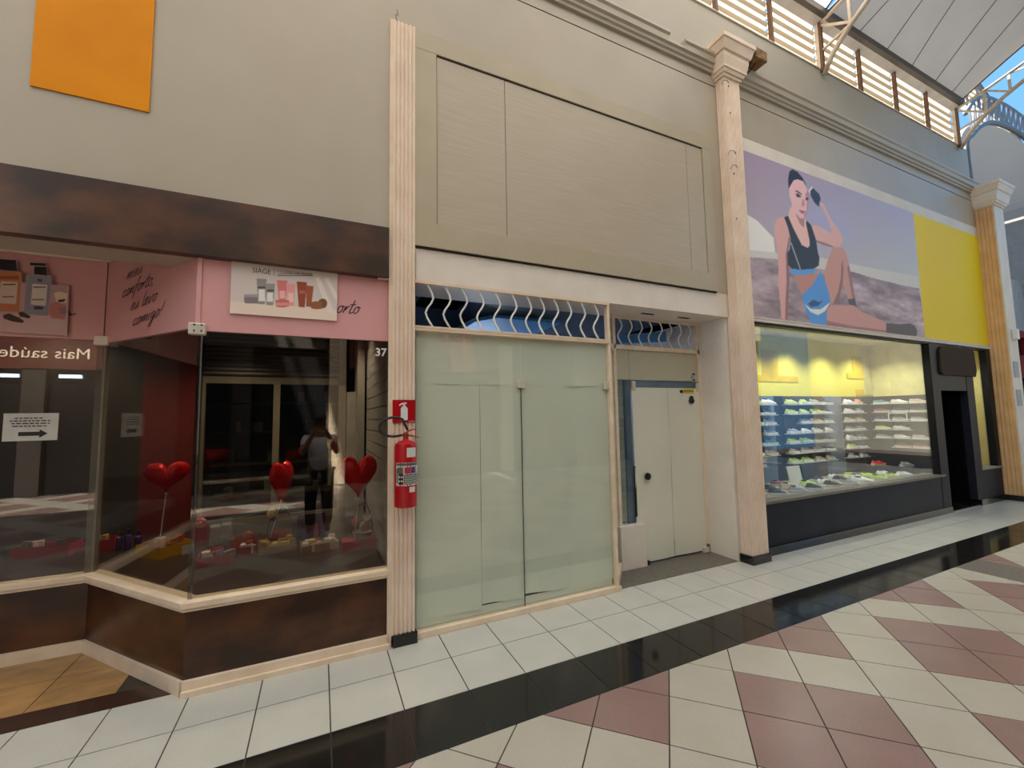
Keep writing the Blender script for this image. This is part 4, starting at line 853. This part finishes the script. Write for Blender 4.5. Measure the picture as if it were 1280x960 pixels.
part('lower_band', B(4.74, 11.72, -.03, .02, 2.845, 2.90), 'white_plaster', tr, bevel=.004); part('upper_band', B(4.74, 11.72, -.012, -.0005, 5.085, 5.26), 'white_plaster', tr); part('lower_bead', B(4.74, 11.72, -.038, .0, 2.885, 2.90), 'white_plaster', tr)
sf = thing('wall_shoe_front', 'dark navy knee wall and black frames of the shoe shop', 'wall', (7, 0, 0), kind='structure')
part('knee_wall', B(4.74, 9.45, .0, .10, .10, .60), 'navy_panel', sf); part('knee_wall', B(10.72, 11.72, .0, .10, .10, .60), 'navy_panel', sf)
part('plinth', B(4.74, 9.56, -.03, .10, 0, .10), 'black_granite', sf); part('plinth', B(10.66, 11.72, -.03, .10, 0, .10), 'black_granite', sf)
part('stone_ledge', B(4.74, 9.45, -.02, .14, .60, .632), 'grey_granite', sf); part('stone_ledge', B(10.86, 11.72, -.02, .14, .60, .632), 'deck_pale', sf)
part('door_post', B(9.33, 9.60, -.005, .10, .10, 2.845), 'black_frame', sf); part('door_post', B(10.60, 10.88, -.005, .10, .10, 2.845), 'navy_panel', sf); part('end_post', B(11.55, 11.72, -.003, .10, .60, 2.845), 'black_frame', sf)
part('head_frame', B(4.74, 9.4, .0, .08, 2.815, 2.845), 'black_frame', sf); part('head_frame', B(10.86, 11.72, .0, .08, 2.815, 2.845), 'black_frame', sf)
part('door_head', B(9.60, 10.60, .0, .10, 2.03, 2.845), 'black_frame', sf)
part('door_void', MB().box(9.60, 10.60, .9, .95, 0, 2.1).box(9.578, 9.60, .10, .95, 0, 2.1).box(10.60, 10.62, .10, .95, 0, 2.1), 'void_black', sf)
part('door_floor', B(9.60, 10.60, .0, .9, 0, .012), 'black_granite', sf)
w3 = thing('window_3', 'clear shop window of the shoe shop in three wide panes', 'window', (7, .05, .63), kind='structure')
for xa, xb in ((4.74, 6.02), (6.03, 8.10), (8.11, 9.40)): part('pane', B(xa, xb, .045, .055, .632, 2.815), 'glass_clear', w3)
w4 = thing('window_4', 'narrow clear window pane between shoe shop door and far pillar', 'window', (11.2, .05, .63), kind='structure')
part('pane', B(10.88, 11.55, .045, .055, .632, 2.815), 'glass_clear', w4)
so = solo('masked_sign', MB().prism([(9.60, 2.34), (9.68, 2.30), (10.90, 2.29), (10.96, 2.40), (10.93, 2.74), (10.85, 2.80), (10.3, 2.79), (9.95, 2.82), (9.70, 2.78), (9.62, 2.70)], lambda p, t: (p[0], -.008-.03*t, p[1])), 'sign_brown', 'plain dark brown sign board with uneven edges over the shoe shop door', 'sign')
ir = thing('wall_shoe_interior', 'yellow band wall and dark lower wall behind the shoe display', 'wall', (7, .95, 0), kind='structure')
YW = .95
part('yellow_band', B(4.76, 11.7, YW, YW+.08, 1.97, 2.94), 'yellow_wall', ir)
for kk, (xa, xb, za, zb, m) in enumerate(((6.40, 6.80, 2.20, 2.72, 'yellow_deep'), (6.15, 7.30, 2.20, 2.30, 'yellow_deep'), (8.95, 9.25, 2.40, 2.72, 'yellow_deep'), (8.75, 9.55, 2.30, 2.40, 'yellow_deep'), (9.0, 9.25, 1.98, 2.10, 'yellow_deep'), (9.3, 9.54, 2.0, 2.9, 'yellow_pale'))):
    part('print_patch', B(xa, xb, YW-.006-.002*kk, YW-.001, za, zb), m, ir)
for xa, xb, m in ((4.76, 5.9, 'rack_blue'), (5.9, 6.62, 'rack_blue'), (6.62, 6.86, 'rack_black'), (6.86, 7.95, 'rack_brown'), (7.95, 8.15, 'rack_blue'), (8.15, 8.5, 'rack_grey'), (8.5, 9.15, 'rack_brown'), (9.15, 9.55, 'rack_black')):  # leftmost blue panels carry a glass reflection as flat colour
    part('back_panel', B(xa, xb, YW-.01, YW+.08, .55, 1.97), m, ir)
part('end_wall', B(4.75, 4.77, .1, YW, .5, 2.94), 'yellow_wall', ir); part('unit_wall', B(9.55, 9.575, .1, YW, .5, 1.97), 'rack_black', ir); part('unit_wall_top', B(9.55, 9.575, .1, YW, 1.97, 2.94), 'yellow_pale', ir); part('divider', B(10.62, 10.66, .1, YW, .5, 2.94), 'yellow_pale', ir); part('end_wall', B(11.68, 11.74, .06, YW, .5, 2.94), 'yellow_pale', ir)
dk = solo('floor_display_deck', B(4.78, 9.545, .145, YW-.012, .50, .615), 'deck_pale', 'pale display deck behind the shoe shop glass', 'platform', kind='structure')
dk2 = solo('floor_display_deck', B(10.67, 11.675, .145, YW-.012, .50, .615), 'deck_pale', 'pale display deck in the narrow window by the far pillar', 'platform', kind='structure')
for x in (6.0, 7.0, 8.0, 8.95, 11.15):  # last lamp is added to brighten the narrow window
    t = thing('downlight', 'bright round downlight in the shoe shop ceiling', 'lamp', (x, .5, 2.93), group='shoe shop downlights')
    part('ring', MB().lathe([(.05, -.01), (.075, -.01), (.075, .01), (.05, .01)], (x, .5, 2.93), 18), 'steel_white', t); part('bulb', MB().lathe([(.05, -.004), (.05, .006)], (x, .5, 2.93), 18), 'lamp_glow', t)
    l = bpy.data.lights.new('downlight_lamp', 'SPOT'); l.energy = 34; l.spot_size = 2.3; l.spot_blend = .7; l.shadow_soft_size = .06; l.color = (1, .97, .88)
    lo = bpy.data.objects.new('downlight_lamp', l); col.objects.link(lo); lo.parent = t; lo.location = (0, 0, -.03)
# shoe prototypes
SHOE_COL = {'white': ((214, 216, 216), (226, 226, 224), (170, 176, 180)), 'grey': ((132, 136, 142), (220, 220, 218), (90, 92, 98)), 'black': ((34, 34, 38), (206, 206, 204), (90, 90, 92)), 'navy': ((44, 58, 88), (222, 222, 220), (190, 194, 200)),
 'neon green': ((176, 206, 74), (226, 228, 210), (90, 110, 60)), 'red': ((196, 30, 30), (232, 196, 150), (240, 220, 200)), 'coral': ((212, 118, 84), (226, 220, 206), (230, 210, 190)), 'beige': ((180, 160, 132), (222, 214, 200), (120, 100, 80)), 'teal': ((70, 128, 132), (214, 220, 214), (190, 210, 206)), 'maroon': ((110, 48, 52), (200, 186, 176), (60, 40, 40))}
ST = [(-.135, .026, .072), (-.118, .033, .092), (-.085, .036, .090), (-.05, .036, .078), (-.01, .038, .086), (.03, .041, .074), (.07, .043, .056), (.105, .038, .046), (.128, .026, .040), (.139, .010, .034)]
def shoe_parts(cn):
    up, so_, la = SHOE_COL[cn]; k = cn.replace(' ', '_')
    mat('shoe_'+k, up, .5, tuple(min(255, x*1.12) for x in up), 30); mat('sole_'+k, so_, .5); mat('lace_'+k, la, .6)
    t = bpy.data.objects.new('running_shoe', None); WL['running_shoe'] = Vector((0, 0, 0))
    ol_ = [(-.145, 0), (-.135, .03), (-.09, .041), (-.02, .042), (.05, .048), (.10, .043), (.135, .026), (.15, 0)]
    ol_ = ol_+[(x, -y) for x, y in ol_[-2:0:-1]]
    sole = MB().loft([[(x, y*.94, .003+max(0, x-.07)**2*2.2) for x, y in ol_], [(x*1.0, y, .014+max(0, x-.07)**2*2.2) for x, y in ol_], [(x*.985, y*.97, .032+.012*max(0, -x/.14)) for x, y in ol_]])
    upper = MB().loft([[(x, w_*math.cos(a)*(1-.25*max(0, math.sin(a))), .030+(h-.030)*math.sin(a)) for a in [PI*j/8 for j in range(9)]] for x, w_, h in ST])
    collar = MB().prism([(-.075+.046*math.cos(2*PI*j/12), .024*math.sin(2*PI*j/12)) for j in range(12)], lambda p, tt: (p[0], p[1], .082+.014*tt-.05*(p[0]+.075)*.6))
    lace = MB()
    for j in range(4):
        x = .0+.018*j; z = .085-.0105*j-.004; lace.tube([(x, -.022, z-.012), (x+.003, 0, z+.004), (x, .022, z-.012)], .0035, 5)
    out = []
    for nm, mb, m, sm in (('sole', sole, 'sole_'+k, True), ('upper', upper, 'shoe_'+k, 'all'), ('collar', collar, 'rubber', False), ('laces', lace, 'lace_'+k, False)):
        me = mesh_of(nm, mb, (0, 0, 0), sm); me.materials.append(MATS[m]); out.append((nm, me))
    return out
SHOES = {k: shoe_parts(k) for k in SHOE_COL}
def shoe(cn, loc, rz, label, group, tilt=0, k=1):
    r = bpy.data.objects.new('running_shoe', None); r.empty_display_size = .03; col.objects.link(r); r.location = loc; r.rotation_euler = (0, tilt, rz); r.scale = (k, k, k); tag(r, label, 'shoe', group)
    for nm, me in SHOES[cn]:
        o = bpy.data.objects.new(nm, me); col.objects.link(o); o.parent = r
    return r
COLS = [(5.78, 'left'), (6.098, 'left'), (6.40, 'left'), (6.97, 'mid'), (7.29, 'mid'), (7.61, 'mid'), (7.92, 'mid'), (8.60, 'end'), (8.92, 'end'), (.26, 'unit'), (.525, 'unit'), (.79, 'unit')]
PICK = {'left': ['white', 'navy', 'white', 'grey', 'teal', 'white', 'neon green'], 'mid': ['neon green', 'neon green', 'grey', 'white', 'black', 'grey', 'beige'], 'end': ['coral', 'white', 'beige', 'grey', 'white', 'black', 'grey'], 'unit': ['teal', 'maroon', 'grey', 'black', 'grey', 'maroon', 'navy']}
WHERE = {'left': 'on the pale blue wall panel', 'mid': 'on the brown slat wall panel', 'end': 'on the narrow brown panel past the grey pier', 'unit': 'on the black shelving unit by the door'}
ORD = ('first', 'second', 'third', 'fourth', 'fifth', 'sixth', 'seventh')
ROWOF = {'left': 'pale blue panel', 'mid': 'brown slat panel', 'end': 'panel past the grey pier', 'unit': 'black unit by the door'}
rk = {}
for key, xa in (('left', 5.9), ('mid', 7.4), ('end', 8.8), ('unit', 9.5)):
    rk[key] = thing('shoe_rack', 'set of short white ledges '+WHERE[key], 'shoe rack', (xa, YW-.01, 1.0))
lme = mesh_of('ledge', B(-.14, .14, -.115, 0, -.010, 0)); lme.materials.append(MATS['ledge'])
for ci, (x, key) in enumerate(COLS):
    for i in range(7 if key != 'unit' else 6):
        z = 1.83-.157*i
        if (key, i) in (('end', 6),): pass
        if random.random() < .06 and i > 0: continue
        side = key == 'unit'
        share('ledge', lme, rk[key], (9.546, x, z) if side else (x, YW-.012, z), -PI/2 if side else 0)
        cn = PICK[key][i] if random.random() < .55 else random.choice(list(SHOE_COL)[:5]+['white', 'grey', 'beige'])
        if i == 0 and key == 'mid' and ci < 5: cn = 'neon green'
        lab = '%s running shoe on %s ledge down of the %s' % (cn, ORD[i], ROWOF[key])
        shoe(cn, (9.488, x, z) if side else (x+random.uniform(-.015, .015), YW-.072, z), -PI/2 if side else random.choice((0, 0, 0, .15, -.12)), lab, 'shoes of the %s' % ROWOF[key], k=.87 if side else 1)
# shoes lying on the deck behind the glass
order = ['maroon', 'grey', 'black', 'black', 'grey', 'beige', 'black', 'neon green', 'black', 'white', 'grey', 'black', 'white', 'white', 'neon green', 'neon green', 'neon green', 'white', 'white']
for i, cn in enumerate(order):
    x = 5.12+.205*i+random.uniform(-.03, .03); y = .25+.2*(i % 2)
    shoe(cn, (x, y, .615), random.uniform(-.5, -.15), '%s running shoe lying on the deck behind the glass' % cn, '%s shoes on the deck' % cn)
for i, cn in enumerate(['black', 'grey', 'maroon', 'white', 'black', 'white', 'neon green']):
    shoe(cn, (5.3+.46*i, .68, .615), random.uniform(-.3, .2), '%s running shoe in the back row of the deck' % cn, '%s shoes in the back row of the deck' % cn)
def stand(nm, label, x0, x1, y, z1, m, lean=.05):
    t = thing(nm, label, 'display stand', ((x0+x1)/2, y, .615))
    part('face', MB().hexa([(x0, y, .615), (x1, y, .615), (x1, y+.012, .615), (x0, y+.012, .615)], [(x0, y+lean, z1), (x1, y+lean, z1), (x1, y+lean+.012, z1), (x0, y+lean+.012, z1)]), m, t); part('strut', MB().bar(((x0+x1)/2, y+.01+lean*.6, .615+(z1-.615)*.6), ((x0+x1)/2, y+.11, .62), .03, .006), m, t)
stand('blank_card', 'plain white upright card standing among the shoes', 6.30, 6.60, .55, .90, 'label_white')
stand('black_board', 'plain black upright board standing on the shoe deck', 7.05, 7.50, .80, .87, 'rack_black')
def plinth(nm, label, x, y, s_, h, m): 
    t = thing(nm, label, 'display block', (x, y, .615)); part('block', B(x-s_/2, x+s_/2, y-s_/2, y+s_/2, .615, .615+h), m, t, bevel=.004); part('cap', B(x-s_/2-.004, x+s_/2+.004, y-s_/2-.004, y+s_/2+.004, .615+h, .615+h+.01), m, t)
plinth('display_block', 'dark display block carrying a bright red shoe', 8.93, .66, .34, .12, 'rack_black'); plinth('display_block', 'dark display block carrying a pale grey shoe', 9.30, .42, .26, .10, 'rack_black')
shoe('red', (8.93, .66, .746), -.2, 'bright red running shoe on its own dark block', 'single red shoe'); shoe('grey', (9.30, .42, .726), -.2, 'grey running shoe raised on a dark block by the door', 'single grey shoe')
plinth('display_block', 'low greenish display block at the near end of the shoe deck', 4.90, .50, .18, .10, 'yellow_pale')
for i, cn in enumerate(['white', 'white', 'grey']): shoe(cn, (10.95+.24*i, .30+.05*i, .615), -.4, '%s running shoe in the narrow window' % cn, '%s shoes in the narrow window' % cn)
fr = thing('wire_frame', 'white wire picture frame hanging on the black shelving unit', 'frame', (9.4, .55, 1.48))
part('rim', MB().bar((9.40, .40, 1.51), (9.40, .66, 1.51), .012).bar((9.40, .40, 1.65), (9.40, .66, 1.65), .012).bar((9.40, .40, 1.51), (9.40, .40, 1.65), .012).bar((9.40, .66, 1.51), (9.40, .66, 1.65), .012), 'ledge', fr)
part('hook', MB().tube([(9.40, .53, 1.65), (9.40, .53, 1.68), (9.545, .53, 1.68)], .004, 6), 'ledge', fr)

# ---------------------------------------------------------------- louvres, roof trusses, membrane
lv = thing('window_5', 'long band of translucent louvres glowing with sunlight above the wall', 'window', (7, .05, 6.9), kind='structure')
XP = [4.58+1.126*i for i in range(-6, 7)]
for i, x in enumerate(XP):
    part('mullion', B(x-.022, x+.022, .0, .05, 6.90, 7.64), 'rust_steel' if i not in (8, 12) else 'truss_steel', lv)
    if i < len(XP)-1:
        for k in range(5):
            z = 6.905+.152*k; h = .165
            part('slat', MB().add([(x+.022, .10, z), (XP[i+1]-.022, .10, z), (XP[i+1]-.022, .085, z+h*.5), (x+.022, .085, z+h*.5), (XP[i+1]-.022, .045, z+h), (x+.022, .045, z+h)], [(0, 1, 2, 3), (3, 2, 4, 5)]), 'louver_sheet', lv)
part('bottom_rail', B(-3, 11.36, .0, .06, 6.885, 6.905), 'truss_steel', lv)
gt = thing('trim_4', 'white gutter strip and dark beam along the foot of the roof membrane', 'trim', (7, -.05, 7.6), kind='structure')
part('gutter', MB().hexa([(-3, -.06, 7.66), (11.40, -.06, 7.66), (11.40, .05, 7.62), (-3, .05, 7.62)], [(-3, -.06, 7.69), (11.40, -.06, 7.69), (11.40, .05, 7.72), (-3, .05, 7.72)]), 'gutter_white', gt)
part('beam', B(-3, 11.40, -.13, -.06, 7.66, 7.76), 'beam_dark', gt)
YC = -4.3
def mirror(pts): return pts+[(2*YC-y, z) for y, z in pts[-2::-1]]
LOWC = mirror([(-.02, 6.80), (-.15, 7.02), (-.38, 7.25), (-.62, 7.42), (-.90, 7.56), (-1.6, 7.82), (-2.6, 8.08), (YC, 8.25)])
UPC = mirror([(.0, 7.62), (-.40, 7.72), (-.90, 7.87), (-1.6, 8.08), (-2.6, 8.34), (YC, 8.55)])
def zat(ch, y):
    for (a, za), (b, zb) in zip(ch[:-1], ch[1:]):
        if b <= y <= a: return za+(zb-za)*(a-y)/(a-b)
def truss(x, label):
    t = thing('roof_truss', label, 'truss', (x, 0, 6.8), group=None)
    part('arched_chord', MB().tube([(x, y, z) for y, z in LOWC], .035, 8), 'truss_steel', t, smooth='all')
    part('upper_chord', MB().tube([(x, y, z) for y, z in UPC], .025, 8), 'truss_steel', t, smooth='all')
    ys = [-.40, -.72, -1.3, -2.0, -2.8, -3.6, YC, -5.0, -5.8, -6.6, -7.3, -7.9, -8.2]
    part('wall_post', B(x-.03, x+.03, -.03, .03, 6.85, 7.64), 'rust_steel', t)
    for y in ys: part('post', MB().bar((x, y, zat(LOWC, y)), (x, y, zat(UPC, y)), .035), 'truss_steel', t)
    part('strut', MB().bar((x, 0, 7.60), (x, -.40, 7.30), .03), 'truss_steel', t); part('strut', MB().bar((x, 0, 7.18), (x, -.36, 7.26), .03), 'truss_steel', t)
    for a, b in zip(ys[:-1], ys[1:]): part('brace', MB().bar((x, a, zat(UPC, a)), (x, b, zat(LOWC, b)), .028), 'truss_steel', t)
TX = (-6.65, -2.15, 2.35, 6.85, 11.35)
truss(6.85, 'arched steel roof truss springing from the louvre band midway along the wall'); truss(11.35, 'arched steel roof truss at the far end of the louvre band by open sky')
truss(2.35, 'arched steel roof truss above the papered shop'); truss(-2.15, 'arched steel roof truss above the corner shop')
def tent(xa, xb, label, m='membrane'):
    xc = (xa+xb)/2; hw = (xb-xa)/2-.03; nu, nv = 28, 40; t = thing('roof_membrane', label, 'membrane roof', (xc, YC, 7.72))
    def S_(u, v):
        e = 1-v*v; return (xc+u*(hw-.38*e), YC+4.18*v, 7.75+e*(.95+1.7*(1-abs(u))**1.15))
    vs = [S_(-1+2*i/nu, -1+2*j/nv) for j in range(nv+1) for i in range(nu+1)]
    part('fabric', MB().add(vs, [(j*(nu+1)+i, j*(nu+1)+i+1, (j+1)*(nu+1)+i+1, (j+1)*(nu+1)+i) for j in range(nv) for i in range(nu)]), m, t, smooth='all')
    for u in (-.62, -.25, .12, .5, .8):
        part('seam', MB().tube([Vector(S_(u*(1-.55*(1-abs(v))), v))-Vector((0, 0, .012)) for v in [1-2*k/24 for k in range(25)]], .006, 5), 'beam_dark', t)
    for u in (-1, 1): part('edge_cable', MB().tube([S_(u, -1+2*k/24) for k in range(25)], .014, 6), 'beam_dark', t, smooth='all')
tent(6.85, 11.35, 'white fabric roof membrane between the two trusses by the louvres', 'membrane_dimmed'); tent(2.35, 6.85, 'white fabric roof membrane over the papered shop'); tent(-2.15, 2.35, 'white fabric roof membrane over the corner shop'); tent(-6.65, -2.15, 'white fabric roof membrane beyond the corner shop')

# ---------------------------------------------------------------- side gallery past the far pillar
ga = thing('wall_gallery', 'pale grey side gallery past the far pillar with a ribbed metal ceiling', 'wall', (15, 4, 0), kind='structure')
part('back_wall', B(11.9, 20, 8.6, 8.8, 0, 6.2), 'gallery_wall', ga); part('end_wall', B(17.72, 17.9, .14, 8.6, 0, 8.2), 'gallery_wall', ga)
mb = MB(); n = 60
for i in range(n):
    xa, xb = 11.9+5.8*i/n, 11.9+5.8*(i+1)/n
    za, zb = [7.02+1.12*math.sqrt(max(0, 1-((q-14.75)/2.92)**2)) for q in (xa, xb)]
    mb.add([(xa, .13, za), (xb, .13, zb), (xb, 8.6, zb), (xa, 8.6, za)], [(0, 1, 2, 3)])
part('metal_ceiling', mb, 'corrugated_sheet', ga)
for y in (1.6, 3.4, 5.1): part('ceiling_beam', MB().tube([(11.9+5.7*k/24, y, 6.93+1.12*math.sqrt(max(0, 1-((11.9+5.7*k/24-14.75)/2.92)**2))) for k in range(25)], .08, 6), 'beam_dark', ga)
pa = thing('portal_arch', 'grey lattice arch over the entrance of the side gallery', 'arch', (15, .05, 6.2))
ARC = [(11.86, 6.2), (11.84, 7.05), (12.13, 7.32), (12.64, 7.68), (13.25, 7.95), (14.2, 8.12), (15.1, 8.13), (16.2, 7.95), (17.0, 7.6), (17.6, 7.1), (17.75, 6.2)]
part('inner_chord', MB().tube([(p.x, .05, p.y) for p in smooth_line(ARC, 3)], .05, 8), 'far_steel', pa, smooth='all')
OUT = [(11.95, 7.75), (12.6, 8.3), (13.4, 8.55), (14.7, 8.65), (16.0, 8.55), (17.0, 8.2), (17.7, 7.6)]
part('outer_chord', MB().tube([(p.x, .05, p.y) for p in smooth_line(OUT, 3)], .04, 8), 'far_steel', pa, smooth='all')
def arc_z(ch, x):
    for (a, za), (b, zb) in zip(ch[:-1], ch[1:]):
        if a <= x <= b: return za+(zb-za)*(x-a)/(b-a+1e-9)
    return ch[-1][1]
xs_ = [12.2+.27*k for k in range(20)]
for i, x in enumerate(xs_[:-1]):
    part('lattice_bar', MB().bar((x, .05, arc_z(ARC[2:], x)), (xs_[i+1], .05, arc_z(OUT, xs_[i+1])), .03), 'far_steel', pa); part('lattice_bar', MB().bar((x, .05, arc_z(ARC[2:], x)), (x, .05, arc_z(OUT, x)), .03), 'far_steel', pa)
gl = thing('window_6', 'small gable of glowing louvres above the lattice arch', 'window', (13.5, .4, 8.4), kind='structure')
for k in range(6):
    z = 8.62+.14*k; half = 2.4-.36*k
    part('slat', MB().add([(14.0-half, .50, z), (14.0+half, .50, z), (14.0+half-.1, .45, z+.15), (14.0-half+.1, .45, z+.15)], [(0, 1, 2, 3)]), 'louver_sheet', gl)
for x in (12.9, 13.5, 14.1, 14.7): part('mullion', B(x-.02, x+.02, .42, .45, 8.6, 8.62+.14*6*(1-abs(x-14)/2.6)), 'far_steel', gl)
part('coping', MB().bar((11.5, .44, 8.6), (14.0, .44, 9.55), .07).bar((14.0, .44, 9.55), (16.5, .44, 8.6), .07), 'beam_dark', gl)
rs = thing('wall_red_shop', 'dark shop front with a deep red frame inside the side gallery', 'wall', (15, 1.0, 0), kind='structure')
part('glass_front', B(12.6, 17.7, 1.05, 1.1, 0, 3.6), 'black_frame', rs); part('lintel', B(12.6, 17.7, .95, 1.1, 3.6, 3.78), 'red_trim', rs); part('upper_wall', B(12.0, 17.7, .98, 1.1, 3.78, 5.2), 'gallery_wall', rs)
for x in (12.6, 14.2, 15.8, 17.4): part('post', B(x, x+.14, .95, 1.1, 0, 3.6), 'red_trim', rs)
part('sign_band', B(12.74, 17.7, .96, 1.05, 2.5, 3.1), 'red_trim', rs)

# ---------------------------------------------------------------- opposite side of the mall (seen in the shop glass)
ow = thing('wall_opposite', 'opposite shop fronts across the mall with dark glass and pale piers', 'wall', (0, -8.7, 0), kind='structure')
YO = -8.7
part('upper_wall', B(-14, 18, YO-.3, YO, 4.9, 6.9), 'wall_paint_upper', ow); part('glass_front', B(-14, 18, YO-.3, YO-.15, 0, 4.9), 'black_frame', ow)
for x in (-12, -9.2, -6.6, -4.6, -2.0, .2, 2.6, 5.2, 8, 11, 14): part('pier', B(x, x+.42, YO-.2, YO, 0, 4.0), 'shop_dark' if x not in (-9.2, -4.6, .2, 5.2, 11) else 'cream_trim', ow)
for xa, xb in ((-9, -4.2), (.7, 5.0)): part('sign_band', B(xa, xb, YO-.15, YO+.03, 3.1, 4.3), 'opp_sign', ow)
part('sign_band', B(-3.9, .1, YO-.15, YO+.03, 3.6, 4.7), 'shutter_grey', ow)
for x in (-5.75, -6.9): part('shop_lamp', B(x-.2, x+.2, YO-.12, YO-.02, 2.88, 2.96), 'cool_glow', ow)
text('sign_lettering', 'Mais saúde e', .38, (-5.35, YO+.04, 3.36), 'opp_text', ow, rot=(PI/2, 0, PI))
part('louvre_band', MB().add([(-14, YO, 6.9), (18, YO, 6.9), (18, YO, 7.6), (-14, YO, 7.6)], [(0, 1, 2, 3)]), 'louver_sheet', ow)
part('glare_block_wall', B(22, 22.3, -9, .3, 0, 6.9), 'wall_paint_upper', ow)  # added unseen wall, keeps bright sky out of the shoe window reflections
part('end_wall', B(-14.3, -14, -9, .3, 0, 5.5), 'wall_paint_upper', ow)

# ---------------------------------------------------------------- the photographer, mirrored in the corner shop glass
pe = thing('person', 'person in a white t-shirt and dark trousers holding up a phone', 'person', (0, -3.78, 0))
def skin_body(name, V_, E_, R_, root, m, sub=2):
    me = bpy.data.meshes.new(name); me.from_pydata([(x, y+3.78, z) for x, y, z in V_], E_, []); me.materials.append(MATS[m])
    o = bpy.data.objects.new(name, me); col.objects.link(o); o.parent = pe; WL[o.name] = WL[pe.name]
    md = o.modifiers.new('skin', 'SKIN'); md.use_smooth_shade = True
    for i, r in enumerate(R_): me.skin_vertices[0].data[i].radius = (r, r)
    me.skin_vertices[0].data[root].use_root = True
    s_ = o.modifiers.new('subdivision', 'SUBSURF'); s_.levels = sub; s_.render_levels = sub; return o
Y0 = -3.80
V_ = [(0, Y0, .98), (0, Y0, 1.20), (0, Y0, 1.40), (0, Y0+.01, 1.50), (0, Y0+.03, 1.56), (0, Y0+.04, 1.65), (0, Y0+.03, 1.74),
 (.18, Y0, 1.42), (.25, Y0+.12, 1.20), (.10, Y0+.27, 1.50), (.055, Y0+.31, 1.60), (-.18, Y0, 1.42), (-.25, Y0+.12, 1.20), (-.10, Y0+.27, 1.50), (-.055, Y0+.31, 1.60),
 (.10, Y0, .92), (.12, Y0+.02, .50), (.12, Y0, .09), (.13, Y0+.16, .04), (-.10, Y0, .92), (-.12, Y0+.02, .50), (-.12, Y0, .09), (-.13, Y0+.16, .04)]
E_ = [(0, 1), (1, 2), (2, 3), (3, 4), (4, 5), (5, 6), (2, 7), (7, 8), (8, 9), (9, 10), (2, 11), (11, 12), (12, 13), (13, 14), (0, 15), (15, 16), (16, 17), (17, 18), (0, 19), (19, 20), (20, 21), (21, 22)]
R_ = [.15, .14, .15, .06, .075, .095, .07, .07, .05, .036, .03, .07, .05, .036, .03, .10, .07, .05, .04, .10, .07, .05, .04]
skin_body('body', V_, E_, R_, 0, 'skin')
skin_body('t_shirt', [(0, Y0, .90), (0, Y0, 1.15), (0, Y0, 1.40), (.19, Y0, 1.42), (.235, Y0+.07, 1.29), (-.19, Y0, 1.42), (-.235, Y0+.07, 1.29)], [(0, 1), (1, 2), (2, 3), (3, 4), (2, 5), (5, 6)], [.19, .18, .175, .09, .08, .09, .08], 0, 'shirt')
skin_body('trousers', [(0, Y0, .95), (.10, Y0, .86), (.12, Y0+.02, .48), (.12, Y0, .09), (-.10, Y0, .86), (-.12, Y0+.02, .48), (-.12, Y0, .09)], [(0, 1), (1, 2), (2, 3), (0, 4), (4, 5), (5, 6)], [.165, .125, .09, .075, .125, .09, .075], 0, 'trousers')
part('hair', MB().ellipsoid((0, Y0+.015, 1.735), .10, .11, .075, 14, 8), 'hair_dark', pe, smooth='all')
for s_ in (-1, 1):
    part('eye', MB().ellipsoid((s_*.035, Y0+.13, 1.665), .012, .006, .008, 8, 5), 'rubber', pe)
    for k in range(4): part('finger', MB().tube([(s_*.055, Y0+.31, 1.60+.012*k), (s_*.085, Y0+.335, 1.62+.02*k), (s_*.078, Y0+.352, 1.632+.02*k)], [.010, .009, .007], 6), 'skin', pe, smooth='all')
    part('thumb', MB().tube([(s_*.06, Y0+.30, 1.59), (s_*.07, Y0+.325, 1.63), (s_*.05, Y0+.332, 1.66)], [.012, .010, .008], 6), 'skin', pe, smooth='all')
part('nose', MB().ellipsoid((0, Y0+.145, 1.635), .014, .018, .022, 8, 5), 'skin', pe, smooth='all')
ph = solo('phone', B(-.08, .08, -3.455, -3.447, 1.62, 1.695), 'black_plastic', 'black phone held up sideways by the person in the white t-shirt', 'phone', bevel=.004)
